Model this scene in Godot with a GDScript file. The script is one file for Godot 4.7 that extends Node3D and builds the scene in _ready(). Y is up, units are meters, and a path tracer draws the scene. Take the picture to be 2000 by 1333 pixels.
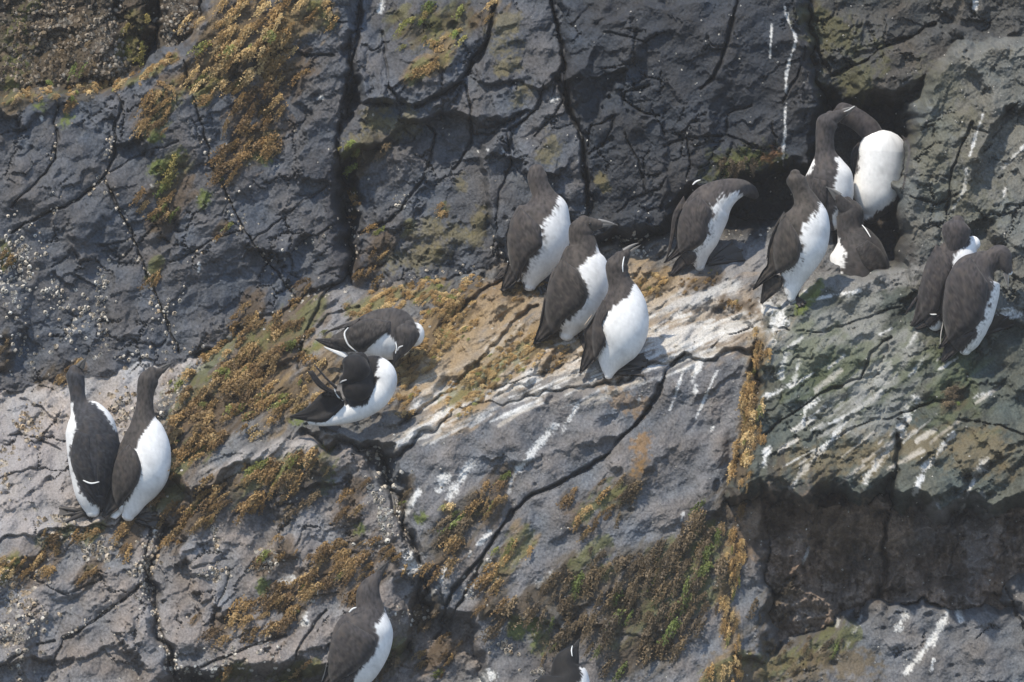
extends Node3D
# Sea cliff with a colony of auks. Lengths in the tables are in units of 1.4 mm, x to the right, y down, z towards the viewer.
const S := 0.0014
const ZREF := 200.0
const DIST := 80.0

var xs := PackedFloat32Array()
var ys := PackedFloat32Array()
var NX := 0
var NY := 0
var HZ := PackedFloat32Array()      # height of the rock towards the viewer
var GID := PackedByteArray()        # which rock mass
var CR := PackedFloat32Array()
var CG := PackedFloat32Array()
var CB := PackedFloat32Array()
const X0 := -240.0
const Y0 := -200.0
const MARG := 10.0
const STEP := 2.0
const MX := 24
const MY := 20
const INX := 1000
const INY := 667
var rng := RandomNumberGenerator.new()
var nz := FastNoiseLite.new()
var names_used := {}

func W(x: float, y: float, z: float) -> Vector3:
	return Vector3((x - 1000.0) * S, (666.5 - y) * S, (z - ZREF) * S)

func gx_of(x: float) -> float:      # grid coordinate of a place
	if x < 0.0:
		return maxf(0.0, (x - X0) / MARG)
	if x <= STEP * INX:
		return MX + x / STEP
	return minf(NX - 1.001, MX + INX + (x - STEP * INX) / MARG)

func gy_of(y: float) -> float:
	if y < 0.0:
		return maxf(0.0, (y - Y0) / MARG)
	if y <= STEP * INY:
		return MY + y / STEP
	return minf(NY - 1.001, MY + INY + (y - STEP * INY) / MARG)

func H(x: float, y: float) -> float:
	var fx := clampf(gx_of(x), 0.0, NX - 1.001)
	var fy := clampf(gy_of(y), 0.0, NY - 1.001)
	var i := int(fx)
	var j := int(fy)
	fx -= i
	fy -= j
	var a := j * NX + i
	return lerpf(lerpf(HZ[a], HZ[a + 1], fx), lerpf(HZ[a + NX], HZ[a + NX + 1], fx), fy)

func slope(x: float, y: float, r: float) -> Vector2:   # dz/dx, dz/dy
	return Vector2((H(x + r, y) - H(x - r, y)) / (2.0 * r), (H(x, y + r) - H(x, y - r)) / (2.0 * r))

func numbered(n: String) -> String:
	if not names_used.has(n):
		names_used[n] = 0
		return n
	names_used[n] += 1
	return "%s_%03d" % [n, names_used[n]]

func noise(seed_: int, freq: float, oct: int, kind := FastNoiseLite.TYPE_SIMPLEX_SMOOTH) -> FastNoiseLite:
	var n := FastNoiseLite.new()
	n.seed = seed_
	n.frequency = freq
	n.noise_type = kind
	n.fractal_octaves = oct
	n.fractal_type = FastNoiseLite.FRACTAL_FBM if oct > 1 else FastNoiseLite.FRACTAL_NONE
	return n

func smooth(a: float, b: float, x: float) -> float:
	var t := clampf((x - a) / (b - a), 0.0, 1.0)
	return t * t * (3.0 - 2.0 * t)

func poly_sd(p: PackedFloat32Array, x: float, y: float) -> float:   # positive inside
	var n := p.size() / 2
	var best := 1e12
	var inside := false
	var ax := p[2 * n - 2]
	var ay := p[2 * n - 1]
	for k in n:
		var bx := p[2 * k]
		var by := p[2 * k + 1]
		var ex := bx - ax
		var ey := by - ay
		var qx := x - ax
		var qy := y - ay
		var t := clampf((qx * ex + qy * ey) / (ex * ex + ey * ey + 1e-6), 0.0, 1.0)
		var dx := qx - ex * t
		var dy := qy - ey * t
		var d := dx * dx + dy * dy
		if d < best:
			best = d
		if (ay > y) != (by > y) and x < ex * (y - ay) / ey + ax:
			inside = not inside
		ax = bx
		ay = by
	return sqrt(best) if inside else -sqrt(best)

func local(x: float, y: float) -> Vector2:
	return Vector2(x, y)

# ---------------------------------------------------------------- the rock
var groups := []     # [name, label, base colour]
var WX := PackedFloat32Array()
var WY := PackedFloat32Array()

func block(g: int, z0: float, cx: float, cy: float, gx: float, gy: float, k: float, r: float, pts: Array):
	var p := PackedFloat32Array(pts)
	var x1 := 1e9
	var x2 := -1e9
	var y1 := 1e9
	var y2 := -1e9
	for n in p.size() / 2:
		x1 = minf(x1, p[2 * n]); x2 = maxf(x2, p[2 * n])
		y1 = minf(y1, p[2 * n + 1]); y2 = maxf(y2, p[2 * n + 1])
	var m := 70.0
	var i1 := int(gx_of(x1 - m))
	var i2 := int(gx_of(x2 + m)) + 1
	var j1 := int(gy_of(y1 - m))
	var j2 := int(gy_of(y2 + m)) + 1
	for j in range(j1, mini(j2, NY - 1) + 1):
		for i in range(i1, mini(i2, NX - 1) + 1):
			var a := j * NX + i
			var x := WX[a]
			var y := WY[a]
			var z := z0 + gx * (x - cx) + gy * (y - cy)
			if z < HZ[a]:
				continue
			var d := poly_sd(p, x, y)
			if d < r:
				var t := r - d
				z -= k * t * t / (t + r)
			if z > HZ[a]:
				HZ[a] = z
				GID[a] = g

func crack(w: float, depth: float, pts: Array, wob := 5.0):
	var n := pts.size() / 2
	var path := PackedVector2Array()
	for k in n - 1:
		var a := Vector2(pts[2 * k], pts[2 * k + 1])
		var b := Vector2(pts[2 * k + 2], pts[2 * k + 3])
		var m := maxi(1, int(a.distance_to(b) / 14.0))
		for q in m:
			var p := a.lerp(b, float(q) / m)
			if q > 0:
				p += Vector2(rng.randf_range(-wob, wob), rng.randf_range(-wob, wob)) * 0.6
			path.append(p)
	path.append(Vector2(pts[2 * n - 2], pts[2 * n - 1]))
	var lean := -1.0 if rng.randf() < 0.4 else 1.0
	for k in path.size() - 1:
		var a := path[k]
		var b := path[k + 1]
		var ww := 0.8 * w * (0.22 + 1.5 * absf(nz.get_noise_2d(a.x * 3.0, a.y * 3.0 + 77.0)) + 0.2 * rng.randf())
		var m := ww * 2.0 + 10.0
		var e := b - a
		var l2 := e.length_squared() + 1e-5
		for j in range(int(gy_of(minf(a.y, b.y) - m)), int(gy_of(maxf(a.y, b.y) + m)) + 2):
			for i in range(int(gx_of(minf(a.x, b.x) - m)), int(gx_of(maxf(a.x, b.x) + m)) + 2):
				if i >= NX or j >= NY:
					continue
				var q := Vector2(xs[i], ys[j]) - a
				var t := clampf(q.dot(e) / l2, 0.0, 1.0)
				var d := (q - e * t).length()
				var c := 0.0
				if d < ww:
					c = 0.85 * depth * (1.0 - 0.45 * (d / ww) * (d / ww))
				elif d < ww * 2.0:
					c = depth * 0.55 * (1.0 - (d - ww) / ww) * (1.0 - (d - ww) / ww) * 0.6
				else:
					var far := ww * 2.0 + 9.0
					if e.cross(q) * lean > 0.0 and d < far:
						var h := 1.0 - (d - ww) / (far - ww)
						c = depth * 0.2 * h * h
				if c > 0.0:
					var id := j * NX + i
					if c > CUT[id]:
						CUT[id] = c

var CUT := PackedFloat32Array()

# a stain: colour laid on within r of a line, broken up by noise
func stain(col: Color, strength: float, r: float, pts: Array, rough := 0.5, stretch := 1.0, raise := 0.0, soft := 0.25, fine := 0.05, ang := -0.6):
	var n := pts.size() / 2
	var x1 := 1e9
	var x2 := -1e9
	var y1 := 1e9
	var y2 := -1e9
	for k in n:
		x1 = minf(x1, pts[2 * k]); x2 = maxf(x2, pts[2 * k])
		y1 = minf(y1, pts[2 * k + 1]); y2 = maxf(y2, pts[2 * k + 1])
	var c := cos(ang)
	var s := sin(ang)
	var off := rng.randf() * 900.0
	for j in range(int(gy_of(y1 - r)), mini(NY - 1, int(gy_of(y2 + r)) + 1) + 1):
		for i in range(int(gx_of(x1 - r)), mini(NX - 1, int(gx_of(x2 + r)) + 1) + 1):
			var x := xs[i]
			var y := ys[j]
			var best := 1e9
			if n == 1:
				best = Vector2(x - pts[0], y - pts[1]).length()
			for k in n - 1:
				var ex: float = pts[2 * k + 2] - pts[2 * k]
				var ey: float = pts[2 * k + 3] - pts[2 * k + 1]
				var qx: float = x - pts[2 * k]
				var qy: float = y - pts[2 * k + 1]
				var t := clampf((qx * ex + qy * ey) / (ex * ex + ey * ey + 1e-6), 0.0, 1.0)
				var d := (qx - ex * t) * (qx - ex * t) + (qy - ey * t) * (qy - ey * t)
				best = minf(best, sqrt(d))
			if best >= r:
				continue
			var u := (x * c + y * s) / stretch
			var v := -x * s + y * c
			var f := 1.0 - best / r + rough * (0.75 * nz.get_noise_2d(u * fine / 0.01 * 0.2 + off, v * fine / 0.01 * 0.2) + 0.6 * nz.get_noise_2d(u * fine / 0.01 + off, v * fine / 0.01 + 31.0))
			f = smooth(0.5 - soft, 0.5 + soft, f) * strength
			if f <= 0.0:
				continue
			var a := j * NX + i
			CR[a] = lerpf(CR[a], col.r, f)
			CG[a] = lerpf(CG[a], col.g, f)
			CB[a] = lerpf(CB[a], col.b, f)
			HZ[a] += raise * f

func hole(x: float, y: float, rx: float, ry: float, depth: float):
	for j in range(int(gy_of(y - ry)), int(gy_of(y + ry)) + 2):
		for i in range(int(gx_of(x - rx)), int(gx_of(x + rx)) + 2):
			if i >= NX or j >= NY:
				continue
			var q := Vector2((xs[i] - x) / rx, (ys[j] - y) / ry).length()
			if q < 1.0:
				CUT[j * NX + i] = maxf(CUT[j * NX + i], depth * (1.0 - q * q))

func build_grid():
	for i in MX: xs.append(X0 + MARG * i)
	for i in INX + 1: xs.append(STEP * i)
	for i in MX: xs.append(STEP * INX + MARG * (i + 1))
	for j in MY: ys.append(Y0 + MARG * j)
	for j in INY + 1: ys.append(STEP * j)
	for j in MY: ys.append(STEP * INY + MARG * (j + 1))
	NX = xs.size()
	NY = ys.size()
	var n := NX * NY
	for arr in [HZ, CR, CG, CB, WX, WY, CUT]:
		arr.resize(n)
	HZ.resize(n); CR.resize(n); CG.resize(n); CB.resize(n); WX.resize(n); WY.resize(n); CUT.resize(n)
	GID.resize(n)
	var n1 := noise(3, 0.012, 3)
	var n2 := noise(4, 0.012, 3)
	for j in NY:
		for i in NX:
			var a := j * NX + i
			var x := xs[i]
			var y := ys[j]
			WX[a] = x + n1.get_noise_2d(x, y) * 22.0
			WY[a] = y + n2.get_noise_2d(x, y) * 22.0
			HZ[a] = -230.0 + 0.12 * (y - 400.0)

func shape_rock():
	groups = [
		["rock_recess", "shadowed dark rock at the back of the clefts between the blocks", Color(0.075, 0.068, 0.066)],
		["cliff_wall", "blue grey jointed cliff wall with weed tufts behind the left ledges", Color(0.096, 0.1, 0.111)],
		["back_cliff", "brown barnacle covered rock face beyond the wall edge at upper left", Color(0.075, 0.06, 0.045)],
		["basalt_face", "dark cracked basalt face above the overhang behind the standing birds", Color(0.043, 0.047, 0.055)],
		["sloping_ledge", "pale guano stained sloping ledge where the main group of birds stands", Color(0.15, 0.146, 0.143)],
		["rock_slab", "grey slab face with a long diagonal crack below the pale ledge", Color(0.162, 0.16, 0.165)],
		["guano_boulder", "green tinted boulder streaked with guano above a dark undercut", Color(0.085, 0.094, 0.08)],
		["upright_boulder", "upright lichen speckled boulder standing behind the two preening birds at the right", Color(0.13, 0.132, 0.12)],
		["left_ledge", "light grey weathered ledge under the pair of birds at the left", Color(0.33, 0.308, 0.295)],
		["lower_rock", "weedy rock bulge with barnacled joints in the lower left corner", Color(0.205, 0.192, 0.188)],
		["undercut_face", "dark brown undercut face beneath the guano streaked boulder", Color(0.27, 0.215, 0.175)],
		["foot_rock", "grey rock with white splashes at the foot of the undercut", Color(0.15, 0.152, 0.16)],
		["upper_cliff", "dark brown green cliff above the cave at upper right", Color(0.075, 0.074, 0.07)],
	]
	# far rock, top left
	block(2, -190, 150, 100, 0.0, 0.35, 5, 14, [-300, -260, 300, -260, 280, 300, -300, 330])
	block(2, -150, 60, 100, 0.1, 0.45, 5, 14, [-300, -260, 190, -260, 235, 120, 225, 250, -300, 260])
	block(2, -165, 330, 60, 0.1, 0.4, 6, 10, [290, -260, 430, -260, 380, 130, 320, 170])
	# left wall: lower vertical plane and upper tilted plane
	block(1, 30, 640, 550, -0.13, 0.22, 7, 10, [-300, 195, 0, 200, 120, 182, 240, 170, 330, 110, 400, 40, 430, -30, 450, -260, 700, -260, 690, 60, 672, 180, 655, 300, 662, 420, 668, 545, 640, 560, 560, 600, 440, 680, 340, 720, 200, 740, -300, 800])
	block(1, -40, 480, 250, -0.16, 0.5, 6, 12, [250, 175, 340, 110, 420, 30, 470, -260, 690, -260, 685, 60, 660, 190, 640, 310, 540, 330, 420, 350, 300, 330])
	block(1, 26, 150, 550, -0.05, 0.42, 6, 14, [-300, 480, 60, 440, 210, 400, 300, 540, 330, 700, 200, 740, -300, 800])
	block(1, 8, 300, 300, -0.12, 0.28, 7, 8, [235, 180, 350, 120, 400, 250, 460, 400, 440, 480, 300, 470, 250, 400, 215, 330])
	# middle panel and the lit blocks above
	block(1, -12, 830, 530, 0.02, 0.24, 7, 9, [695, 300, 720, 250, 860, 200, 980, 170, 1120, 160, 1150, 400, 1180, 560, 900, 570, 690, 590])
	block(1, -18, 830, 250, 0.03, 0.62, 8, 9, [655, 262, 700, 215, 800, 190, 870, 175, 930, 120, 1040, 100, 1080, 160, 1075, 215, 1000, 235, 860, 225, 760, 260, 700, 290, 668, 300])
	block(1, -120, 830, 60, -0.03, 0.75, 6, 10, [705, -260, 980, -260, 960, 60, 900, 150, 830, 200, 720, 200, 690, 140])
	block(1, -96, 1030, 60, 0.02, 0.6, 6, 9, [985, -260, 1090, -260, 1100, 60, 1095, 150, 1060, 165, 930, 150, 965, 40])
	block(1, -2, 1050, 350, 0.04, 0.25, 6, 10, [930, 270, 1000, 240, 1080, 175, 1125, 220, 1140, 300, 1150, 420, 1130, 520, 990, 530, 960, 400])
	# dark basalt
	block(3, 22, 1350, 430, 0.03, 0.16, 7, 10, [1105, 100, 1180, 30, 1260, 0, 1400, -10, 1560, -60, 1580, 60, 1600, 200, 1590, 312, 1480, 336, 1400, 360, 1325, 388, 1300, 445, 1220, 450, 1150, 470, 1140, 330])
	block(3, -60, 1250, 60, 0.02, 0.8, 6, 10, [1090, -260, 1500, -260, 1420, 0, 1250, 30, 1190, 70, 1150, 150, 1110, 160, 1095, 60])
	block(3, 34, 1250, 430, 0.05, 0.16, 6, 9, [1150, 260, 1215, 200, 1290, 230, 1310, 330, 1300, 440, 1220, 450, 1155, 465])
	# upper right cliff and the rock behind the cave
	block(12, -80, 1750, 150, 0.0, 0.3, 6, 12, [1560, -260, 2300, -260, 2300, 100, 1900, 120, 1830, 170, 1800, 200, 1660, 190, 1600, 150])
	block(12, -48, 1760, 60, 0.0, 0.35, 6, 12, [1660, 125, 1750, 90, 1830, 50, 1900, 50, 2000, 80, 2300, 90, 2300, 120, 1870, 130, 1800, 170, 1680, 180])
	block(12, -150, 1500, 360, 0.05, 0.2, 5, 10, [1420, 340, 1600, 300, 1660, 190, 1800, 190, 1800, 420, 1640, 440, 1440, 430])
	block(12, -50, 1740, 470, 0.1, 1.0, 5, 10, [1640, 400, 1800, 390, 1800, 620, 1600, 620, 1560, 520])
	# upright boulder
	block(7, 190, 1880, 330, 0.06, 0.24, 9, 10, [1868, 92, 1900, 95, 1960, 90, 2300, 80, 2300, 640, 1900, 640, 1775, 560, 1768, 340, 1800, 210, 1830, 150])
	block(7, 206, 1930, 330, 0.14, 0.36, 5, 20, [1905, 140, 2300, 100, 2300, 640, 1860, 640, 1850, 480, 1880, 300])
	block(7, 262, 2000, 450, 0.1, 0.42, 5, 20, [1960, 290, 2300, 240, 2300, 640, 1900, 640, 1930, 440])
	# the sloping ledge
	block(4, 0, 640, 555, 0.13, 1.2, 6, 8, [560, 590, 650, 550, 700, 560, 850, 545, 1000, 515, 1200, 480, 1310, 470, 1480, 440, 1640, 440, 1640, 600, 1500, 660, 1470, 690, 1330, 702, 1190, 742, 1080, 770, 900, 800, 770, 880, 600, 850, 380, 960, 250, 860, 400, 720, 470, 650])
	block(4, 28, 1100, 690, 0.0, 1.05, 6, 8, [1010, 620, 1110, 585, 1330, 540, 1490, 580, 1480, 690, 1330, 700, 1190, 738, 1070, 762, 880, 810, 800, 850, 860, 780, 960, 690])
	# slab below it
	block(5, 318, 1190, 750, -0.12, 0.3, 6, 14, [770, 890, 900, 800, 1080, 772, 1190, 745, 1330, 705, 1480, 690, 1500, 1320, 1400, 1600, 960, 1600, 930, 1200, 860, 1200, 810, 1050])
	block(5, 330, 1190, 800, -0.1, 0.36, 6, 14, [1210, 880, 1290, 790, 1345, 715, 1480, 700, 1500, 1300, 940, 1200, 950, 1110, 1020, 990, 1150, 925])
	block(5, 440, 1150, 1150, -0.05, 0.42, 6, 18, [960, 1090, 1040, 1000, 1180, 1030, 1300, 1060, 1420, 960, 1450, 1250, 1420, 1600, 980, 1600, 945, 1200])
	# guano boulder
	block(6, 232, 1500, 590, 0.06, 0.74, 8, 9, [1488, 600, 1560, 575, 1610, 545, 1700, 550, 1800, 515, 1860, 520, 2300, 480, 2300, 955, 1960, 965, 1925, 988, 1880, 968, 1835, 992, 1800, 966, 1765, 978, 1745, 950, 1732, 925, 1710, 950, 1665, 960, 1640, 938, 1602, 950, 1570, 978, 1535, 955, 1485, 946, 1436, 968, 1445, 900, 1475, 800, 1490, 700])
	block(6, 340, 1800, 770, 0.03, 0.62, 7, 8, [1560, 800, 1650, 780, 1740, 815, 1790, 780, 1900, 790, 2000, 700, 2300, 700, 2300, 950, 1900, 960, 1760, 940, 1640, 945, 1480, 950])
	block(6, 366, 1600, 830, 0.02, 0.58, 7, 8, [1500, 850, 1620, 800, 1690, 790, 1735, 830, 1733, 925, 1690, 945, 1640, 930, 1570, 965, 1470, 945])
	block(6, 410, 1850, 850, 0.04, 0.5, 7, 8, [1765, 830, 1830, 815, 1890, 810, 2300, 740, 2300, 945, 1920, 975, 1880, 955, 1830, 980, 1790, 955, 1760, 965])
	block(6, 300, 1930, 640, 0.1, 0.7, 5, 10, [1880, 640, 1960, 600, 2300, 560, 2300, 800, 1920, 780])
	# undercut
	block(10, 318, 1500, 1000, 0.02, 0.02, 5, 12, [1440, 930, 2300, 900, 2300, 1240, 1480, 1320, 1430, 1240, 1440, 1100])
	block(10, 340, 1500, 1000, 0.02, 0.0, 5, 14, [1445, 960, 1730, 950, 1715, 1180, 1560, 1250, 1470, 1290, 1455, 1100])
	block(11, 400, 1750, 1200, 0.04, 0.5, 6, 12, [1380, 1330, 1480, 1290, 1570, 1240, 1720, 1180, 1850, 1190, 2300, 1190, 2300, 1600, 1300, 1600])
	block(11, 420, 2000, 1150, 0.1, 0.4, 6, 14, [1970, 1160, 2000, 1130, 2300, 1080, 2300, 1400, 2010, 1300])
	# left ledge
	block(8, 118, 150, 720, 0.02, 0.95, 6, 10, [-300, 740, 120, 720, 350, 690, 440, 720, 420, 860, 400, 960, 330, 1010, 180, 1030, -300, 1120])
	block(8, 190, 60, 800, -0.05, 0.9, 6, 8, [-300, 790, 60, 760, 140, 790, 150, 900, 140, 990, 30, 1030, -300, 1080])
	# lower rocks
	block(9, 395, 150, 1020, 0.03, 0.5, 6, 12, [-300, 1060, 60, 1030, 200, 1000, 330, 1000, 300, 1060, 285, 1140, 320, 1260, 340, 1600, -300, 1600])
	block(9, 450, 100, 1150, -0.05, 0.75, 6, 8, [-300, 1170, 120, 1180, 200, 1140, 280, 1130, 290, 1200, 250, 1260, 150, 1290, -300, 1320])
	block(9, 420, 250, 1190, 0.12, 0.7, 6, 8, [215, 1150, 285, 1140, 310, 1210, 335, 1300, 280, 1330, 230, 1280])
	block(9, 372, 500, 900, 0.03, 0.24, 7, 10, [320, 1000, 430, 925, 560, 850, 640, 870, 720, 890, 775, 960, 800, 1050, 830, 1110, 800, 1250, 700, 1320, 350, 1320, 300, 1150])
	block(9, 420, 470, 1070, 0.02, 0.55, 6, 10, [300, 1070, 420, 1040, 600, 1030, 690, 1030, 770, 1080, 800, 1180, 700, 1300, 430, 1310, 350, 1310, 310, 1200])
	block(9, 430, 600, 1290, 0.02, 0.7, 6, 10, [400, 1330, 560, 1275, 700, 1290, 860, 1260, 1000, 1290, 1060, 1600, 360, 1600])
	block(9, 400, 860, 1230, 0.0, 0.4, 6, 12, [800, 1200, 860, 1170, 950, 1220, 1010, 1290, 900, 1320, 790, 1290])

func shape_cracks():
	crack(4, 26, [215, 165, 235, 200, 222, 240, 222, 300, 200, 345, 150, 390, 90, 415, 20, 455])
	crack(3, 18, [110, 205, 100, 240, 110, 270, 105, 310, 65, 360, 20, 405])
	crack(3.5, 24, [200, 345, 225, 400, 255, 455, 285, 540, 320, 620, 348, 690])
	crack(3, 20, [355, 115, 370, 170, 395, 250, 410, 320, 440, 380, 470, 440, 520, 510, 575, 580])
	crack(3, 14, [205, 340, 250, 310, 330, 280, 345, 275])
	crack(3, 14, [470, 450, 420, 465, 380, 490, 330, 512])
	crack(2.5, 12, [190, 480, 240, 472, 262, 460])
	crack(3, 16, [540, 512, 590, 470, 630, 452, 668, 430])
	crack(2.5, 12, [480, 480, 530, 440, 580, 400, 640, 360])
	crack(4.5, 44, [702, -20, 697, 70, 685, 120, 675, 170, 664, 215, 658, 300], 4)
	crack(3, 16, [500, 105, 565, 95, 620, 105, 660, 108])
	crack(3, 16, [632, -10, 650, 35, 692, 45])
	crack(3, 15, [745, 60, 755, 130, 758, 170, 775, 195, 800, 205])
	crack(5, 36, [972, -10, 955, 60, 945, 100, 900, 150, 868, 180, 810, 205], 4)
	crack(4, 24, [908, 165, 920, 210, 922, 260, 905, 300, 885, 330])
	crack(4, 24, [830, 240, 850, 260, 840, 310, 825, 350, 790, 395, 760, 430, 700, 455])
	crack(3, 18, [925, 262, 990, 255, 1000, 320, 975, 370, 968, 460, 965, 500])
	crack(6, 60, [1078, -10, 1100, 90, 1105, 170, 1120, 230, 1140, 280, 1145, 330, 1148, 400], 5)
	crack(4, 24, [1062, 165, 1050, 210, 1015, 240, 995, 252])
	crack(3.5, 18, [1100, 195, 1070, 235, 1045, 265])
	crack(3.5, 22, [1290, 225, 1260, 220, 1240, 208, 1218, 192, 1222, 178, 1270, 165])
	crack(3.5, 20, [1150, 285, 1155, 245, 1190, 230, 1202, 225, 1195, 250, 1176, 286])
	crack(5, 28, [1445, -10, 1425, 65, 1410, 120, 1395, 150, 1370, 172])
	crack(3, 18, [1345, 265, 1350, 320, 1342, 345])
	crack(3, 16, [1300, 285, 1345, 267, 1420, 262, 1480, 285])
	crack(3, 16, [1222, 258, 1240, 300, 1258, 345, 1262, 375])
	crack(2.5, 14, [1275, 215, 1298, 260, 1300, 275])
	crack(2.5, 14, [1420, 262, 1425, 220, 1470, 205])
	crack(3, 14, [1205, 415, 1230, 390, 1290, 370, 1302, 345])
	crack(3, 14, [1180, 60, 1260, 80, 1300, 60])
	crack(6, 36, [1830, 45, 1770, 75, 1720, 95, 1700, 115, 1665, 128])
	crack(6, 34, [1555, 55, 1600, 95, 1628, 145, 1660, 130])
	crack(4, 18, [1530, 200, 1560, 150, 1575, 90])
	crack(8, 34, [1050, 598, 1000, 632, 960, 680, 930, 715, 885, 755, 830, 795, 780, 830], 7)
	crack(5, 26, [985, 545, 955, 560, 900, 600, 860, 640], 5)
	crack(4, 24, [650, 555, 625, 585, 605, 630, 585, 690, 583, 720])
	crack(3, 14, [700, 600, 640, 615, 620, 640])
	crack(3, 12, [1130, 700, 1060, 730, 960, 760])
	crack(3, 14, [1470, 640, 1420, 655, 1390, 680])
	crack(5.5, 42, [1337, 690, 1300, 725, 1285, 770, 1250, 820, 1205, 862, 1190, 885, 1150, 912, 1090, 945, 1040, 965, 1000, 1000, 965, 1050, 940, 1090, 918, 1112, 885, 1150, 862, 1212], 3)
	crack(5, 30, [760, 915, 770, 1000, 800, 1060, 830, 1110, 815, 1170, 805, 1210], 5)
	crack(4, 20, [830, 1110, 858, 1150, 870, 1180])
	crack(5, 28, [942, 1095, 905, 1170, 885, 1200, 850, 1245])
	crack(4, 22, [640, 1190, 600, 1240, 570, 1300])
	crack(3.5, 24, [310, 950, 295, 1050, 285, 1090, 286, 1140, 310, 1210, 338, 1300])
	crack(4, 22, [280, 1138, 250, 1165, 200, 1200, 160, 1230, 128, 1245, 110, 1290])
	crack(3.5, 20, [110, 1250, 60, 1265, 0, 1300])
	crack(3, 16, [450, 1112, 438, 1160, 415, 1212])
	crack(2.5, 14, [0, 1100, 50, 1120, 130, 1160, 200, 1130])
	crack(3, 14, [20, 850, 70, 855, 120, 880])
	crack(3, 14, [40, 780, 80, 795, 110, 830])
	crack(2.5, 12, [0, 935, 60, 915, 130, 920])
	crack(4, 22, [330, 1310, 400, 1300, 470, 1270, 560, 1240])
	crack(6, 44, [1750, 850, 1744, 930, 1738, 1000, 1722, 1060, 1728, 1110, 1716, 1165], 9)
	crack(4, 22, [1490, 850, 1560, 800, 1600, 770, 1680, 740, 1700, 690, 1740, 660])
	crack(4, 20, [1640, 850, 1668, 835, 1700, 822, 1745, 815, 1770, 832])
	crack(4, 20, [1745, 815, 1810, 790, 1880, 770, 1900, 790])
	crack(3, 14, [1500, 640, 1600, 650, 1700, 620, 1760, 600])
	crack(3, 16, [1870, 820, 1950, 830, 2010, 860])
	crack(4, 24, [1900, 240, 1860, 330, 1850, 420])
	crack(3, 16, [1990, 200, 1930, 260, 1900, 250])
	crack(4, 22, [1770, 380, 1830, 400, 1870, 380])
	crack(3, 14, [1860, 980, 1872, 1060, 1850, 1120], 9)
	crack(5, 30, [1965, 1150, 1985, 1200, 2010, 1240])
	hole(1190, 832, 32, 22, 14); hole(1192, 872, 26, 22, 30); hole(885, 760, 40, 26, 26)
	hole(840, 800, 24, 30, 22); hole(885, 48, 14, 12, 20); hole(818, 165, 12, 14, 16)
	hole(1400, 950, 9, 16, 18); hole(98, 938, 12, 10, 18); hole(925, 50, 9, 10, 14)
	hole(985, 620, 30, 24, 20); hole(1880, 780, 22, 20, 24); hole(1960, 760, 26, 20, 16)
	for k in 900:
		var x := rng.randf_range(0, 2000)
		var y := rng.randf_range(0, 1333)
		var r := 1.8 + 5.0 * pow(rng.randf(), 4.0)
		if nz.get_noise_2d(x * 0.3, y * 0.3 + 500.0) > 0.08:
			hole(x, y, r * rng.randf_range(0.9, 1.8), r, r * 1.6)

# broken blocks: each cell of an irregular net is a plane with its own tilt and height
class Blocks:
	var px := PackedFloat32Array()
	var py := PackedFloat32Array()
	var tx := PackedFloat32Array()
	var ty := PackedFloat32Array()
	var hh := PackedFloat32Array()
	var su := 1.0
	var sv := 1.0
	var edge := 0.0
	func _init(seed_: int, su_: float, sv_: float, tilt: float, high: float):
		su = su_
		sv = sv_
		var r := RandomNumberGenerator.new()
		r.seed = seed_
		for k in 4096:
			px.append(r.randf_range(0.08, 0.92))
			py.append(r.randf_range(0.08, 0.92))
			tx.append(r.randf_range(-tilt, tilt))
			ty.append(r.randf_range(-tilt, tilt))
			hh.append(r.randf_range(-high, high))
	func at(u: float, v: float) -> float:
		var fu := u / su
		var fv := v / sv
		var iu := floori(fu)
		var iv := floori(fv)
		var d1 := 1e9
		var d2 := 1e9
		var z1 := 0.0
		var z2 := 0.0
		for b in range(iv - 1, iv + 2):
			for a in range(iu - 1, iu + 2):
				var k := ((b & 63) << 6) | (a & 63)
				var dx := fu - a - px[k]
				var dy := fv - b - py[k]
				var d := dx * dx + dy * dy
				if d < d1:
					d2 = d1
					z2 = z1
					d1 = d
					z1 = hh[k] + tx[k] * dx * su + ty[k] * dy * sv
				elif d < d2:
					d2 = d
					z2 = hh[k] + tx[k] * dx * su + ty[k] * dy * sv
		edge = sqrt(d2) - sqrt(d1)
		var t := clampf(edge / 0.10, 0.0, 1.0)
		return lerpf(0.5 * (z1 + z2), z1, t)

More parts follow.
